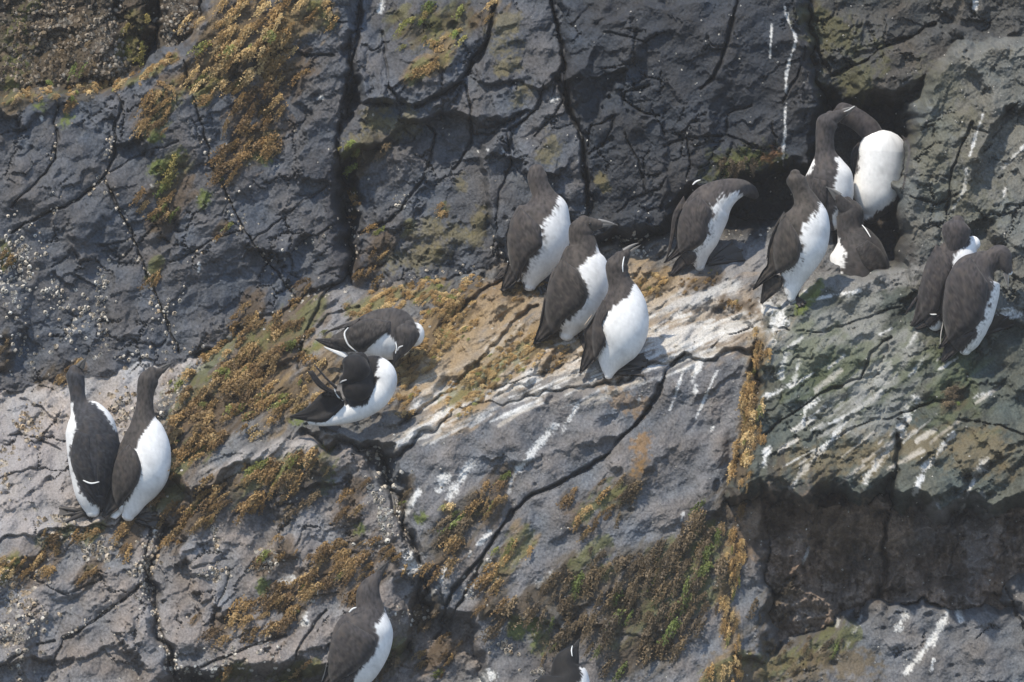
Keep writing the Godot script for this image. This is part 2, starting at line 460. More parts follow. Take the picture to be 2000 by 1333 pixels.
func detail_rock():
	var big := Blocks.new(101, 165.0, 115.0, 0.27, 11.0)
	var mid := Blocks.new(102, 52.0, 38.0, 0.26, 4.0)
	var chunk := [0.6, 1.1, 1.3, 0.85, 0.5, 0.35, 1.0, 1.15, 0.55, 1.1, 2.0, 0.5, 1.15]
	var n1 := noise(11, 0.008, 3)
	var n2 := noise(12, 0.03, 3)
	var n3 := noise(13, 0.14, 2)
	var cell := noise(14, 0.02, 1, FastNoiseLite.TYPE_CELLULAR)
	cell.cellular_return_type = FastNoiseLite.RETURN_CELL_VALUE
	cell.domain_warp_enabled = true
	cell.domain_warp_amplitude = 26.0
	cell.domain_warp_frequency = 0.02
	var edge := noise(15, 0.016, 1, FastNoiseLite.TYPE_CELLULAR)
	edge.cellular_return_type = FastNoiseLite.RETURN_DISTANCE2_SUB
	edge.domain_warp_enabled = true
	edge.domain_warp_amplitude = 34.0
	edge.domain_warp_frequency = 0.018
	var msk := noise(16, 0.006, 2)
	# amplitude of block steps, hairline joints and roughness of each rock mass
	var stepa := [8.0, 6.5, 26.0, 7.0, 7.0, 3.0, 7.0, 9.0, 6.0, 9.0, 5.0, 4.0, 9.0]
	var roug := [2.6, 1.4, 6.0, 1.4, 2.6, 1.2, 2.6, 3.0, 1.9, 2.0, 5.5, 1.5, 2.8]
	for j in NY:
		var y := ys[j]
		for i in NX:
			var a := j * NX + i
			var x := xs[i]
			var g := GID[a]
			var u := x * 0.82 - y * 0.57       # the grain of the rock dips to the lower left
			var v := x * 0.57 + y * 0.82
			var e := edge.get_noise_2d(u * 0.8, v)
			var m := msk.get_noise_2d(x, y)
			var c := cell.get_noise_2d(u * 0.62, v)
			var d1 := n1.get_noise_2d(x, y)
			var d2 := n2.get_noise_2d(u * 0.6, v)
			var d3 := n3.get_noise_2d(x, y)
			var z: float = 16.0 * d1 + stepa[g] * c * 0.5 + roug[g] * (2.0 * d2 + 0.62 * d3)
			if g == 4:
				z += 7.0 * n2.get_noise_2d(u * 0.16, v * 1.3) + 3.5 * n2.get_noise_2d(u * 0.5 + 300.0, v * 3.0)
			elif g == 10:
				z += 26.0 * n1.get_noise_2d(x * 1.3 + 70.0, y * 1.8) + 12.0 * n2.get_noise_2d(x * 0.7, y * 0.5) + 5.0 * n2.get_noise_2d(x * 2.5 + 40.0, y * 1.4)
			elif g == 6 or g == 8:
				z += 8.0 * n2.get_noise_2d(u * 0.2, v * 0.8) + (12.0 * n1.get_noise_2d(u * 1.6, v * 2.4 + 50.0) if g == 6 else 0.0)
			var wu := u + 16.0 * d2 + 3.0 * d3
			var wv := v + 16.0 * n2.get_noise_2d(v * 0.8, u * 0.8 + 200.0)
			var bz := big.at(wu, wv)
			var be := big.edge
			bz += mid.at(wu + 5.0, wv) * (0.4 + 0.9 * maxf(0.0, m + 0.3))
			z += chunk[g] * bz
			if be < 0.045 and g != 5 and g != 4:
				z -= chunk[g] * (0.045 - be) * 180.0 * clampf(m * 4.0 + 0.6, 0.0, 1.0)
			var k := (e + 1.0)
			if k < 0.05 and m > 0.1 and g != 5 and g != 4 and g != 10 and g != 6:
				z -= (0.05 - k) * 12.0 / 0.05 * minf(1.0, (m - 0.1) * 5.0)
			HZ[a] += z
			var b: Color = groups[g][2]
			var t := 1.0 + 0.32 * d2 + 0.34 * d3 + 0.24 * m + 0.06 * c
			t = maxf(0.35, t)
			CR[a] = b.r * t * (1.0 + 0.16 * d1)
			CG[a] = b.g * t
			CB[a] = b.b * t * (1.0 - 0.16 * d1)

func apply_cuts():
	for a in NX * NY:
		HZ[a] -= CUT[a]

func rock_material() -> StandardMaterial3D:
	var m := StandardMaterial3D.new()
	m.resource_name = "rock"
	m.vertex_color_use_as_albedo = true
	m.vertex_color_is_srgb = true
	m.roughness = 0.82
	m.metallic_specular = 0.4
	m.uv1_triplanar = true
	m.uv1_world_triplanar = true
	m.uv1_scale = Vector3(2.3, 2.3, 2.3)
	var t := NoiseTexture2D.new()
	t.width = 1024
	t.height = 1024
	t.seamless = true
	t.noise = noise(21, 0.06, 4)
	var r := Gradient.new()
	r.set_color(0, Color(0.5, 0.5, 0.5))
	r.set_color(1, Color(1, 1, 1))
	r.add_point(0.35, Color(0.84, 0.84, 0.84))
	r.add_point(0.6, Color(0.93, 0.93, 0.93))
	t.color_ramp = r
	m.albedo_texture = t
	var h := NoiseTexture2D.new()
	h.width = 1024
	h.height = 1024
	h.seamless = true
	h.noise = noise(22, 0.035, 5)
	m.heightmap_enabled = true
	m.heightmap_texture = h
	m.heightmap_scale = 0.35
	return m

func mesh_rock():
	var mat := rock_material()
	var nrm := PackedVector3Array()
	nrm.resize(NX * NY)
	var pos := PackedVector3Array()
	pos.resize(NX * NY)
	for j in NY:
		var ja := maxi(0, j - 1)
		var jb := mini(NY - 1, j + 1)
		for i in NX:
			var ia := maxi(0, i - 1)
			var ib := mini(NX - 1, i + 1)
			var a := j * NX + i
			pos[a] = W(xs[i], ys[j], HZ[a])
			nrm[a] = Vector3(-(HZ[j * NX + ib] - HZ[j * NX + ia]) / (xs[ib] - xs[ia]), (HZ[jb * NX + i] - HZ[ja * NX + i]) / (ys[jb] - ys[ja]), 1.0).normalized()
	var remap := PackedInt32Array()
	remap.resize(NX * NY)
	var quads := []
	for g in groups.size():
		quads.append(PackedInt32Array())
	for j in NY - 1:
		for i in NX - 1:
			var a := j * NX + i
			quads[GID[a]].append(a)
	for g in groups.size():
		var q: PackedInt32Array = quads[g]
		if q.is_empty():
			continue
		remap.fill(-1)
		var vp := PackedVector3Array()
		var vn := PackedVector3Array()
		var vc := PackedColorArray()
		var ix := PackedInt32Array()
		for a in q:
			var id := [a, a + 1, a + NX, a + NX + 1]
			for n in 4:
				var b: int = id[n]
				if remap[b] < 0:
					remap[b] = vp.size()
					vp.append(pos[b])
					vn.append(nrm[b])
					vc.append(Color(CR[b], CG[b], CB[b]).linear_to_srgb())
			var p0 := remap[a]
			var p1 := remap[a + 1]
			var p2 := remap[a + NX]
			var p3 := remap[a + NX + 1]
			ix.append(p0); ix.append(p1); ix.append(p3)
			ix.append(p0); ix.append(p3); ix.append(p2)
		var arr := []
		arr.resize(Mesh.ARRAY_MAX)
		arr[Mesh.ARRAY_VERTEX] = vp
		arr[Mesh.ARRAY_NORMAL] = vn
		arr[Mesh.ARRAY_COLOR] = vc
		arr[Mesh.ARRAY_INDEX] = ix
		var me := ArrayMesh.new()
		me.add_surface_from_arrays(Mesh.PRIMITIVE_TRIANGLES, arr)
		me.surface_set_material(0, mat)
		var o := MeshInstance3D.new()
		o.name = groups[g][0]
		o.mesh = me
		o.set_meta("kind", "structure")
		o.set_meta("label", groups[g][1])
		o.set_meta("category", "rock")
		add_child(o, true)

# ---------------------------------------------------------------- stains on the rock
const WHITE := Color(0.74, 0.74, 0.72)
const CREAM := Color(0.52, 0.47, 0.40)
const OCHRE := Color(0.30, 0.20, 0.10)
const GREEN := Color(0.13, 0.16, 0.035)
const LICHEN := Color(0.19, 0.155, 0.055)
const BROWN := Color(0.07, 0.05, 0.03)

func paint_rock():
	# ledge: pale crust, ochre film, white runs following the dip
	stain(Color(0.25, 0.24, 0.23), 0.85, 130, [860, 770, 1020, 690, 1150, 680, 1300, 620, 1440, 600], 0.7, 3.0, 0.0, 0.4, 0.03)
	stain(OCHRE, 0.7, 75, [820, 690, 900, 620, 980, 570], 0.8, 2.5, 0.0, 0.35, 0.05)
	stain(Color(0.40, 0.28, 0.16), 0.75, 70, [860, 800, 950, 740, 1040, 680, 1110, 690], 0.8, 2.5, 0.0, 0.35, 0.05)
	stain(Color(0.36, 0.26, 0.15), 0.6, 60, [1180, 570, 1260, 545, 1330, 560], 0.9, 2.0, 0.0, 0.35, 0.06)
	stain(Color(0.36, 0.27, 0.18), 0.6, 90, [1280, 640, 1400, 630, 1470, 620], 0.9, 3.0, 0.0, 0.3, 0.06)
	stain(Color(0.3, 0.29, 0.29), 0.6, 70, [1330, 560, 1480, 500], 0.6, 2.0, 0.0, 0.4, 0.03)
	stain(Color(0.26, 0.25, 0.25), 0.7, 60, [590, 700, 660, 600, 760, 590], 0.7, 2.0, 0.0, 0.4, 0.03)
	stain(Color(0.42, 0.39, 0.37), 0.8, 46, [420, 930, 520, 890, 620, 870], 0.8, 3.0, 0.0, 0.3, 0.05)
	for k in 190:
		var x := rng.randf_range(830, 1480)
		var y := lerpf(800, 640, (x - 830) / 650.0) + rng.randf_range(-75, 50)
		var l := rng.randf_range(20, 110)
		var dy := rng.randf_range(0.3, 0.55)
		stain(WHITE if rng.randf() < 0.5 else CREAM, rng.randf_range(0.3, 0.72), rng.randf_range(2.5, 6.0), [x, y, x - l * 0.5, y + l * dy * 0.5, x - l, y + l * dy + rng.randf_range(-6, 6)], 1.2, 4.0, 0.0, 0.35, 0.14, -0.45)
	stain(WHITE, 0.5, 30, [1290, 660, 1380, 650, 1470, 640], 1.3, 6.0, 0.0, 0.35, 0.12, -0.35)
	stain(WHITE, 0.45, 26, [1200, 610, 1320, 590, 1430, 560], 1.3, 6.0, 0.0, 0.35, 0.12, -0.35)
	stain(WHITE, 0.4, 24, [960, 770, 1080, 715, 1180, 700], 1.3, 6.0, 0.0, 0.35, 0.12, -0.5)
	stain(WHITE, 0.6, 12, [800, 850, 860, 812, 900, 790], 1.0, 3.0, 0.5, 0.3, 0.1, -0.5)
	stain(WHITE, 0.9, 26, [1000, 650, 960, 690], 1.1, 3.0, 0.4, 0.3, 0.1, -0.6)
	stain(WHITE, 0.9, 24, [1490, 600, 1530, 590, 1520, 640], 1.0, 1.0, 0.4, 0.3, 0.1)
	stain(Color(0.38, 0.28, 0.165), 0.6, 90, [830, 740, 960, 660, 1120, 610, 1290, 560], 1.2, 4.0, 0.0, 0.35, 0.07, -0.5)
	# boulder top edge, dark brown rock behind it, and the cave hollows
	stain(Color(0.25, 0.245, 0.235), 0.8, 34, [1540, 578, 1610, 553, 1700, 556, 1800, 522], 0.8, 2.0, 0.0, 0.35, 0.06, -0.2)  # sunlit edge painted pale, over guano dust
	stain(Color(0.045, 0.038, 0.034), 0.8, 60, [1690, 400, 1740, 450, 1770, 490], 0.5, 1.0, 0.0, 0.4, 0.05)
	stain(Color(0.03, 0.027, 0.026), 0.85, 85, [1420, 420, 1500, 410, 1590, 390], 0.5, 1.0, 0.0, 0.4, 0.05)  # cave shadow put into the colour of rock already dark
	stain(Color(0.03, 0.027, 0.026), 0.85, 70, [1640, 230, 1720, 230, 1770, 260], 0.4, 1.0, 0.0, 0.4, 0.05)  # shade of the deep hollow painted nearly black
	# single droppings and drips: [radius, points]
	for d in [
		[4.5, [1535, 12, 1545, 45, 1558, 75, 1552, 95, 1545, 115, 1538, 140, 1538, 180]], [4, [1538, 200, 1535, 220, 1536, 260, 1531, 290, 1532, 322]],
		[3, [1510, 45, 1506, 110]], [5, [1887, 330, 1884, 370, 1862, 408]], [4, [1920, 225, 1905, 270, 1895, 305]], [7, [1912, -5, 1910, 12]],
		[7, [1642, 836, 1600, 882, 1570, 915, 1542, 950, 1537, 968]], [10, [1734, 872, 1712, 905, 1685, 938]], [8, [1858, 848, 1828, 885, 1800, 915, 1783, 966]],
		[14, [1926, 902, 1905, 920]], [5, [1905, 920, 1885, 965]], [13, [1784, 780, 1768, 805, 1762, 825]], [13, [1592, 780, 1574, 800]], [4, [1572, 800, 1565, 832]],
		[6, [1720, 765, 1680, 795, 1618, 828]], [5, [1660, 835, 1610, 870, 1560, 905]], [6, [1800, 705, 1775, 735]], [5, [1575, 570, 1550, 592, 1600, 582, 1680, 568]], [4, [1680, 568, 1655, 580]],
		[9, [1535, 690, 1525, 735]], [7, [1560, 705, 1550, 745, 1520, 765, 1490, 775]], [10, [1760, 845, 1758, 830]], [11, [1490, 905, 1498, 880]], [5, [1883, 985, 1876, 1000]], [4, [1580, 1070, 1567, 1100]],
		[9, [1850, 1196, 1835, 1220, 1815, 1250]], [8, [1812, 1256, 1790, 1285, 1766, 1312]], [12, [1762, 1205, 1752, 1222]], [10, [1872, 1196, 1877, 1208]], [7, [1680, 1205, 1665, 1232]], [6, [1635, 1210, 1632, 1222]], [6, [1655, 1255, 1652, 1265]], [8, [1826, 1248, 1822, 1260]], [5, [1820, 1285, 1815, 1305]], [6, [1602, 1262, 1600, 1272]], [7, [1562, 1285, 1556, 1292]],
		[10, [1082, 828, 1062, 860, 1035, 890, 1010, 915]], [5, [1010, 915, 998, 940, 994, 962]], [12, [920, 908, 900, 940, 880, 970]], [9, [818, 958, 800, 985, 788, 1008]], [14, [868, 930, 862, 950]],
		[6, [884, 1088, 870, 1110, 862, 1135]], [5, [855, 1145, 835, 1170]], [7, [958, 1040, 935, 1060]], [5, [920, 1078, 915, 1085]], [7, [1128, 790, 1098, 840]], [8, [1372, 700, 1352, 745]], [4, [1335, 722, 1318, 775, 1308, 800]], [3.5, [1400, 725, 1380, 770, 1358, 818]], [8, [1358, 752, 1358, 765]], [5, [1248, 782, 1246, 788]], [5, [1392, 836, 1388, 842]], [9, [1050, 1140, 1080, 1120]], [5, [1335, 1000, 1330, 1015]],
		[24, [800, 1085, 812, 1105]], [12, [596, 1200, 600, 1210]], [18, [940, 1330, 955, 1320]], [12, [548, 1145, 570, 1125]], [10, [1440, 1100, 1425, 1105]], [8, [745, 0, 738, 18]], [6, [485, 240, 500, 232]], [5, [78, 225, 80, 232]], [5, [294, 360, 296, 366]], [5, [618, 190, 628, 187]], [9, [1930, 770, 1900, 775]], [4, [432, 290, 440, 280]], [4, [388, 515, 386, 530]], [5, [1790, 650, 1770, 680]], [6, [1960, 330, 1985, 300, 2005, 285]], [6, [1965, 370, 1960, 385]], [12, [1950, 615, 1985, 610]], [8, [1080, 195, 1090, 190]], [4, [950, 290, 953, 292]], [4, [982, 290, 984, 294]], [4, [933, 293, 934, 296]],
	]:
		stain(WHITE, 0.85, d[0] * 1.08, d[1], 1.0, 1.0, 0.2, 0.32, 0.15)
	# green boulder: greyish runs and algae
	stain(Color(0.33, 0.33, 0.31), 0.55, 90, [1500, 660, 1640, 640, 1760, 690, 1700, 780], 1.0, 3.0, 0.0, 0.4, 0.04, -0.7)
	stain(Color(0.09, 0.11, 0.045), 0.55, 100, [1580, 720, 1700, 730, 1830, 700, 1880, 780], 1.1, 2.0, 0.0, 0.4, 0.04, -0.7)
	stain(Color(0.2, 0.15, 0.075), 0.55, 60, [1560, 910, 1700, 880, 1820, 870, 1950, 890], 1.0, 1.5, 0.0, 0.4, 0.06)
	for k in 26:
		var x := rng.randf_range(1500, 1980)
		var y := rng.randf_range(640, 930)
		var l := rng.randf_range(15, 70)
		stain(CREAM.lerp(WHITE, rng.randf()), rng.randf_range(0.4, 0.8), rng.randf_range(3, 8), [x, y, x - l, y + l * rng.randf_range(0.5, 0.9)], 0.9, 2.0, 0.2, 0.3, 0.12, -0.6)
	stain(Color(0.36, 0.36, 0.34), 0.7, 34, [1720, 730, 1650, 790, 1600, 830], 1.2, 4.0, 0.2, 0.3, 0.1, -0.7)
	# lichens and algae on the upright boulder and the upper cliff
	stain(Color(0.12, 0.115, 0.07), 0.45, 90, [1850, 180, 1830, 300, 1900, 420], 1.1, 1.0, 0.0, 0.35, 0.06)
	stain(Color(0.2, 0.195, 0.17), 0.5, 60, [1900, 130, 1960, 200, 1980, 360], 1.1, 1.0, 0.0, 0.35, 0.08)
	stain(Color(0.10, 0.095, 0.035), 0.6, 70, [1600, 60, 1680, 100, 1660, 160], 1.1, 1.0, 0.0, 0.4, 0.06)
	stain(Color(0.07, 0.075, 0.02), 0.8, 46, [1400, 330, 1500, 310], 1.0, 1.0, 0.0, 0.35, 0.06)
	stain(Color(0.16, 0.07, 0.03), 0.7, 22, [1500, 310, 1515, 300], 1.0)
	# lichen and green algae on the wall
	for d in [
		[24, [1082, 270, 1072, 305]], [20, [1022, 170, 1012, 195]], [14, [1175, 345, 1185, 365]], [14, [900, 345, 902, 360]], [42, [840, 450, 880, 460]], [22, [935, 420, 932, 465]], [30, [770, 500, 850, 505]],
		[34, [700, 285, 735, 250, 800, 235]], [26, [720, 225, 750, 215]], [30, [850, 30, 820, 60]], [22, [860, 100, 880, 80]], [34, [985, 45, 985, 75]], [20, [1005, 120, 985, 130]], [40, [560, 30, 600, 20]],
	]:
		stain(LICHEN, 0.5, d[0] * 1.3, d[1], 0.9, 1.0, 0.0, 0.35, 0.08)
	for d in [
		[20, [330, 320, 345, 310]], [18, [300, 335, 310, 325]], [16, [400, 385, 395, 400]], [24, [505, 300, 520, 270]], [16, [290, 270, 300, 265]], [16, [70, 205, 80, 200]], [20, [540, 70, 535, 80]], [14, [130, 230, 125, 238]], [20, [480, 310, 500, 300]], [16, [845, 50, 850, 40]], [14, [860, 120, 870, 110]],
		[22, [1010, 1215, 1008, 1230]], [28, [1045, 1220, 1055, 1250]], [16, [1140, 1145, 1130, 1155]], [14, [1320, 1185, 1330, 1180]], [16, [1260, 1190, 1268, 1175]], [14, [925, 1000, 935, 995]], [12, [820, 1010, 830, 1005]], [14, [700, 1040, 708, 1030]], [18, [520, 1140, 510, 1150]], [14, [30, 1100, 15, 1105]], [10, [175, 1115, 180, 1108]], [20, [585, 815, 595, 810]], [10, [615, 680, 620, 675]], [16, [1600, 560, 1560, 600]], [20, [620, 950, 640, 930]], [12, [5, 520, 10, 510]], [24, [1180, 1110, 1150, 1120]],
	]:
		stain(GREEN, 0.85, d[0] * 1.3, d[1], 0.9, 1.0, 0.3, 0.3, 0.1)
	# dark brown film under the weed
	for p in weed_patches():
		var film: Color = [Color(0.125, 0.083, 0.045), Color(0.25, 0.17, 0.075), Color(0.15, 0.14, 0.045), Color(0.09, 0.072, 0.045)][p[7]]
		stain(film, 0.62, p[4] * 1.3, [p[0], p[1], p[2], p[3]], 1.3, 3.5, 1.5, 0.4, 0.06, -0.85)
		stain(Color(0.13, 0.14, 0.04) if rng.randf() < 0.35 else BROWN, 0.6, p[4], [p[0], p[1], p[2], p[3]], 1.4, 3.0, 0.5, 0.35, 0.09, -0.85)
	# dark and bare patches
	stain(Color(0.05, 0.05, 0.058), 0.7, 55, [640, 330, 655, 420, 668, 500], 0.7, 1.0, 0.0, 0.4, 0.04)  # shadow in the corner beside the left block, painted on the wall
	stain(Color(0.055, 0.055, 0.06), 0.7, 60, [450, 990, 560, 980, 640, 960], 0.6, 1.0, 0.0, 0.4, 0.04)  # shade on the steep face below the weedy edge, put into colour
	stain(Color(0.06, 0.058, 0.062), 0.6, 50, [1000, 1270, 1060, 1300], 0.6, 1.0, 0.0, 0.4, 0.04)
	stain(Color(0.30, 0.28, 0.28), 0.7, 120, [30, 880, 120, 930, 60, 980], 0.7, 2.0, 0.0, 0.4, 0.03)
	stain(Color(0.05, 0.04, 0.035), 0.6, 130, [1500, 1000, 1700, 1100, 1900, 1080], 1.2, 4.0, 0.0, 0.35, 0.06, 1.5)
	stain(Color(0.34, 0.25, 0.18), 0.7, 80, [1500, 1020, 1600, 1010, 1690, 1040], 1.3, 1.0, 0.0, 0.4, 0.06)
	stain(Color(0.3, 0.28, 0.28), 0.6, 60, [1830, 1010, 1940, 1020, 1900, 1120], 1.2, 1.0, 0.0, 0.4, 0.05)
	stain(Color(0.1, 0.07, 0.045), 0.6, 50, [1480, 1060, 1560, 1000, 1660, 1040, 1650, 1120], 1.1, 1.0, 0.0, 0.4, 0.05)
	stain(Color(0.13, 0.095, 0.045), 0.7, 60, [1400, 1330, 1500, 1300, 1680, 1290], 1.1, 1.0, 0.0, 0.35, 0.06)
	stain(Color(0.30, 0.16, 0.04), 0.6, 26, [1255, 860, 1245, 910], 1.0, 1.0, 0.0, 0.35, 0.08)
	stain(Color(0.30, 0.18, 0.07), 0.5, 40, [1230, 790, 1200, 760], 1.0, 1.0, 0.0, 0.35, 0.08)

# weed: x1, y1, x2, y2, reach, tufts per 1000 square units, length, tone (0 brown, 1 ochre, 2 olive, 3 dark)
func weed_patches() -> Array:
	return [
		[340, 175, 290, 245, 34, 3.2, 30, 0], [575, 25, 410, 60, 62, 3.6, 34, 1], [530, 95, 400, 140, 52, 3.4, 34, 1], [420, 150, 390, 185, 24, 3.0, 34, 1], [570, 130, 480, 235, 42, 3.4, 36, 0], [530, 255, 440, 325, 40, 3.2, 34, 0],
		[345, 315, 305, 365, 26, 3.0, 32, 2], [360, 365, 310, 435, 24, 2.8, 32, 0], [290, 375, 278, 400, 14, 3.0, 26, 0], [440, 430, 420, 455, 12, 3.0, 24, 0], [305, 510, 295, 545, 16, 3.0, 28, 0], [230, 160, 0, 195, 12, 3.0, 18, 1], [340, 110, 250, 160, 12, 3.0, 18, 1], [45, 190, 15, 210, 18, 3.0, 24, 1], [140, 185, 130, 205, 12, 2.0, 20, 0], [5, 480, 15, 510, 18, 3, 26, 0],
		[900, 35, 790, 55, 40, 2.6, 30, 2], [870, 75, 850, 125, 22, 2.6, 32, 1], [830, 125, 800, 150, 18, 2.0, 28, 1], [980, 5, 930, 45, 18, 2.6, 24, 1], [620, 10, 640, 40, 24, 2.0, 24, 1],
		[740, 280, 700, 330, 26, 3.0, 28, 3], [690, 290, 670, 300, 18, 3.0, 20, 2], [745, 465, 725, 530, 30, 3.4, 26, 0], [690, 370, 690, 420, 10, 2.4, 20, 0], [695, 500, 700, 550, 12, 2.4, 22, 0], [800, 440, 795, 460, 12, 2, 22, 2], [870, 400, 860, 420, 10, 1.6, 20, 0],
		[600, 600, 500, 700, 46, 3.6, 30, 0], [500, 680, 370, 790, 62, 3.4, 32, 0], [560, 700, 400, 830, 56, 3.2, 32, 0], [480, 780, 360, 860, 48, 3.2, 32, 0], [560, 760, 530, 820, 34, 3.0, 28, 1], [640, 720, 560, 790, 36, 3.0, 26, 1], [500, 590, 470, 640, 26, 2.6, 30, 0], [640, 665, 600, 690, 18, 2.6, 22, 1],
		[860, 560, 690, 605, 24, 5.0, 15, 1], [930, 560, 850, 620, 26, 5.0, 15, 1], [900, 620, 800, 700, 42, 5.0, 15, 1], [800, 720, 790, 800, 26, 4.0, 15, 1], [1020, 680, 890, 780, 36, 3.6, 14, 1], [1060, 650, 1040, 700, 22, 3.0, 14, 1], [1300, 550, 1200, 580, 24, 3.0, 13, 1], [1400, 540, 1340, 560, 16, 2.4, 13, 0], [1110, 690, 1060, 720, 18, 2.0, 12, 1], [1470, 600, 1420, 590, 14, 2.4, 14, 0], [1060, 560, 1000, 580, 22, 3.0, 14, 0],
		[640, 885, 540, 930, 34, 3.6, 32, 0], [560, 925, 430, 960, 42, 3.6, 34, 0], [440, 950, 340, 1030, 42, 3.4, 32, 0], [620, 930, 560, 980, 34, 3.2, 34, 3], [700, 950, 680, 1010, 26, 3.0, 30, 0], [400, 870, 340, 910, 30, 3.2, 28, 0], [340, 960, 300, 990, 26, 3.0, 26, 0],
		[135, 1030, 90, 1060, 22, 3.2, 26, 0], [195, 1030, 165, 1050, 18, 3.2, 26, 0], [110, 1075, 60, 1110, 30, 3.4, 28, 0], [30, 1095, 10, 1120, 22, 3.2, 24, 1], [190, 1100, 165, 1130, 18, 3.0, 26, 0], [270, 1015, 250, 1060, 22, 3.0, 28, 0], [100, 720, 80, 745, 20, 2.6, 24, 3], [150, 720, 120, 740, 16, 2.6, 24, 0], [15, 660, 5, 720, 20, 2.6, 24, 3],
		[760, 1080, 690, 1150, 42, 3.2, 34, 0], [690, 1060, 610, 1130, 40, 3.0, 34, 0], [640, 1120, 560, 1180, 34, 3.0, 36, 0], [560, 1165, 440, 1225, 30, 3.6, 38, 0], [580, 1190, 540, 1240, 20, 3.0, 36, 0], [560, 1070, 520, 1110, 24, 2.6, 30, 0], [620, 1300, 540, 1325, 22, 3.0, 30, 0], [470, 1310, 420, 1333, 26, 3.0, 30, 0], [780, 1260, 700, 1320, 34, 3.0, 32, 3], [845, 1185, 825, 1215, 20, 3.4, 28, 3], [880, 1260, 820, 1300, 30, 2.6, 28, 0], [395, 1190, 380, 1215, 10, 2.4, 24, 0],
		[985, 925, 950, 1000, 28, 3.2, 32, 0], [930, 990, 860, 1060, 32, 3.2, 36, 3], [900, 1060, 850, 1100, 22, 2.8, 34, 0], [800, 940, 780, 1000, 16, 2.4, 26, 3], [870, 980, 880, 1000, 10, 3, 18, 1],
		[1255, 915, 1205, 985, 26, 3.2, 32, 3], [1200, 960, 1140, 1010, 30, 2.8, 32, 0], [1120, 960, 1100, 990, 16, 2.2, 26, 0], [1110, 1100, 1080, 1130, 26, 2.8, 32, 3], [1020, 1050, 960, 1120, 30, 3.2, 32, 1], [975, 1120, 950, 1190, 26, 3.4, 34, 0], [1180, 1060, 1120, 1100, 20, 2.2, 28, 3],
		[1420, 990, 1340, 1070, 40, 3.6, 36, 3], [1400, 1060, 1240, 1120, 48, 3.4, 36, 3], [1260, 1120, 1080, 1170, 50, 3.2, 38, 3], [1380, 1130, 1220, 1220, 56, 3.2, 38, 3], [1220, 1190, 1080, 1260, 48, 3.0, 38, 3], [1330, 1220, 1220, 1290, 44, 3.0, 36, 3], [1060, 1160, 980, 1200, 34, 3.0, 36, 3],
		[1484, 665, 1468, 760, 20, 12, 24, 1], [1472, 760, 1464, 850, 22, 12, 26, 1], [1464, 850, 1440, 935, 20, 12, 24, 1], [1440, 1060, 1412, 1150, 22, 10, 22, 1], [1412, 1150, 1430, 1260, 18, 9, 22, 1], [1450, 1290, 1380, 1325, 24, 3.6, 24, 1], [1450, 970, 1435, 1060, 12, 3.4, 22, 0], [1530, 1150, 1490, 1230, 34, 1.6, 26, 3], [1650, 1240, 1500, 1300, 34, 2.2, 22, 3],
		[1870, 770, 1850, 790, 20, 1.4, 18, 3], [1470, 310, 1420, 330, 26, 1.5, 18, 3],
		[40, 20, 20, 170, 40, 2.6, 24, 3], [150, 40, 120, 150, 46, 2.4, 24, 3], [260, 30, 250, 130, 26, 2.6, 28, 2], [60, 120, 190, 150, 40, 2.4, 24, 3],
	]

# ---------------------------------------------------------------- weed and barnacles
func weed_mesh(seed_: int, curly: float) -> ArrayMesh:
	# a hanging tuft of unit length along -y: many small curled blades round a few drooping strands
	var r := RandomNumberGenerator.new()
	r.seed = seed_
	var st := SurfaceTool.new()
	st.begin(Mesh.PRIMITIVE_TRIANGLES)
	for s in 6:
		var a0 := Vector3(r.randf_range(-0.12, 0.12), r.randf_range(-0.08, 0.15), r.randf_range(0.0, 0.12))
		var l := r.randf_range(0.55, 1.0)
		var sway := r.randf_range(-0.1, 0.1)
		for k in 15:
			var t := k / 14.0
			var c := a0 + Vector3(sway * t * t, -l * t, 0.2 * sin(t * 2.6) + 0.05) + Vector3(r.randfn(0, 0.035), r.randfn(0, 0.03), r.randfn(0, 0.03))
			var d := Vector3(r.randfn(0, curly), -1.0 + r.randfn(0, curly), r.randfn(0, curly)).normalized()
			var side := d.cross(Vector3(r.randfn(), r.randfn(), r.randfn())).normalized()
			var w := r.randf_range(0.028, 0.06) * (1.0 - 0.3 * t)
			var h := r.randf_range(0.07, 0.15)
			var up := side.cross(d)
			var p0 := c - side * w - d * h * 0.5
			var p1 := c + side * w - d * h * 0.5
			var p2 := c + up * w * 0.9
			var p3 := c + d * h * 0.6 + up * w * 0.2
			var tone := r.randf_range(0.65, 1.0)
			for tri in [[p0, p2, p1], [p0, p3, p2], [p1, p2, p3], [p0, p1, p3]]:
				var n: Vector3 = ((tri[2] - tri[0]) as Vector3).cross(tri[1] - tri[0]).normalized()
				for q in tri:
					st.set_color(Color(tone, tone, tone))
					st.set_normal(n)
					st.add_vertex(q)
	return st.commit()

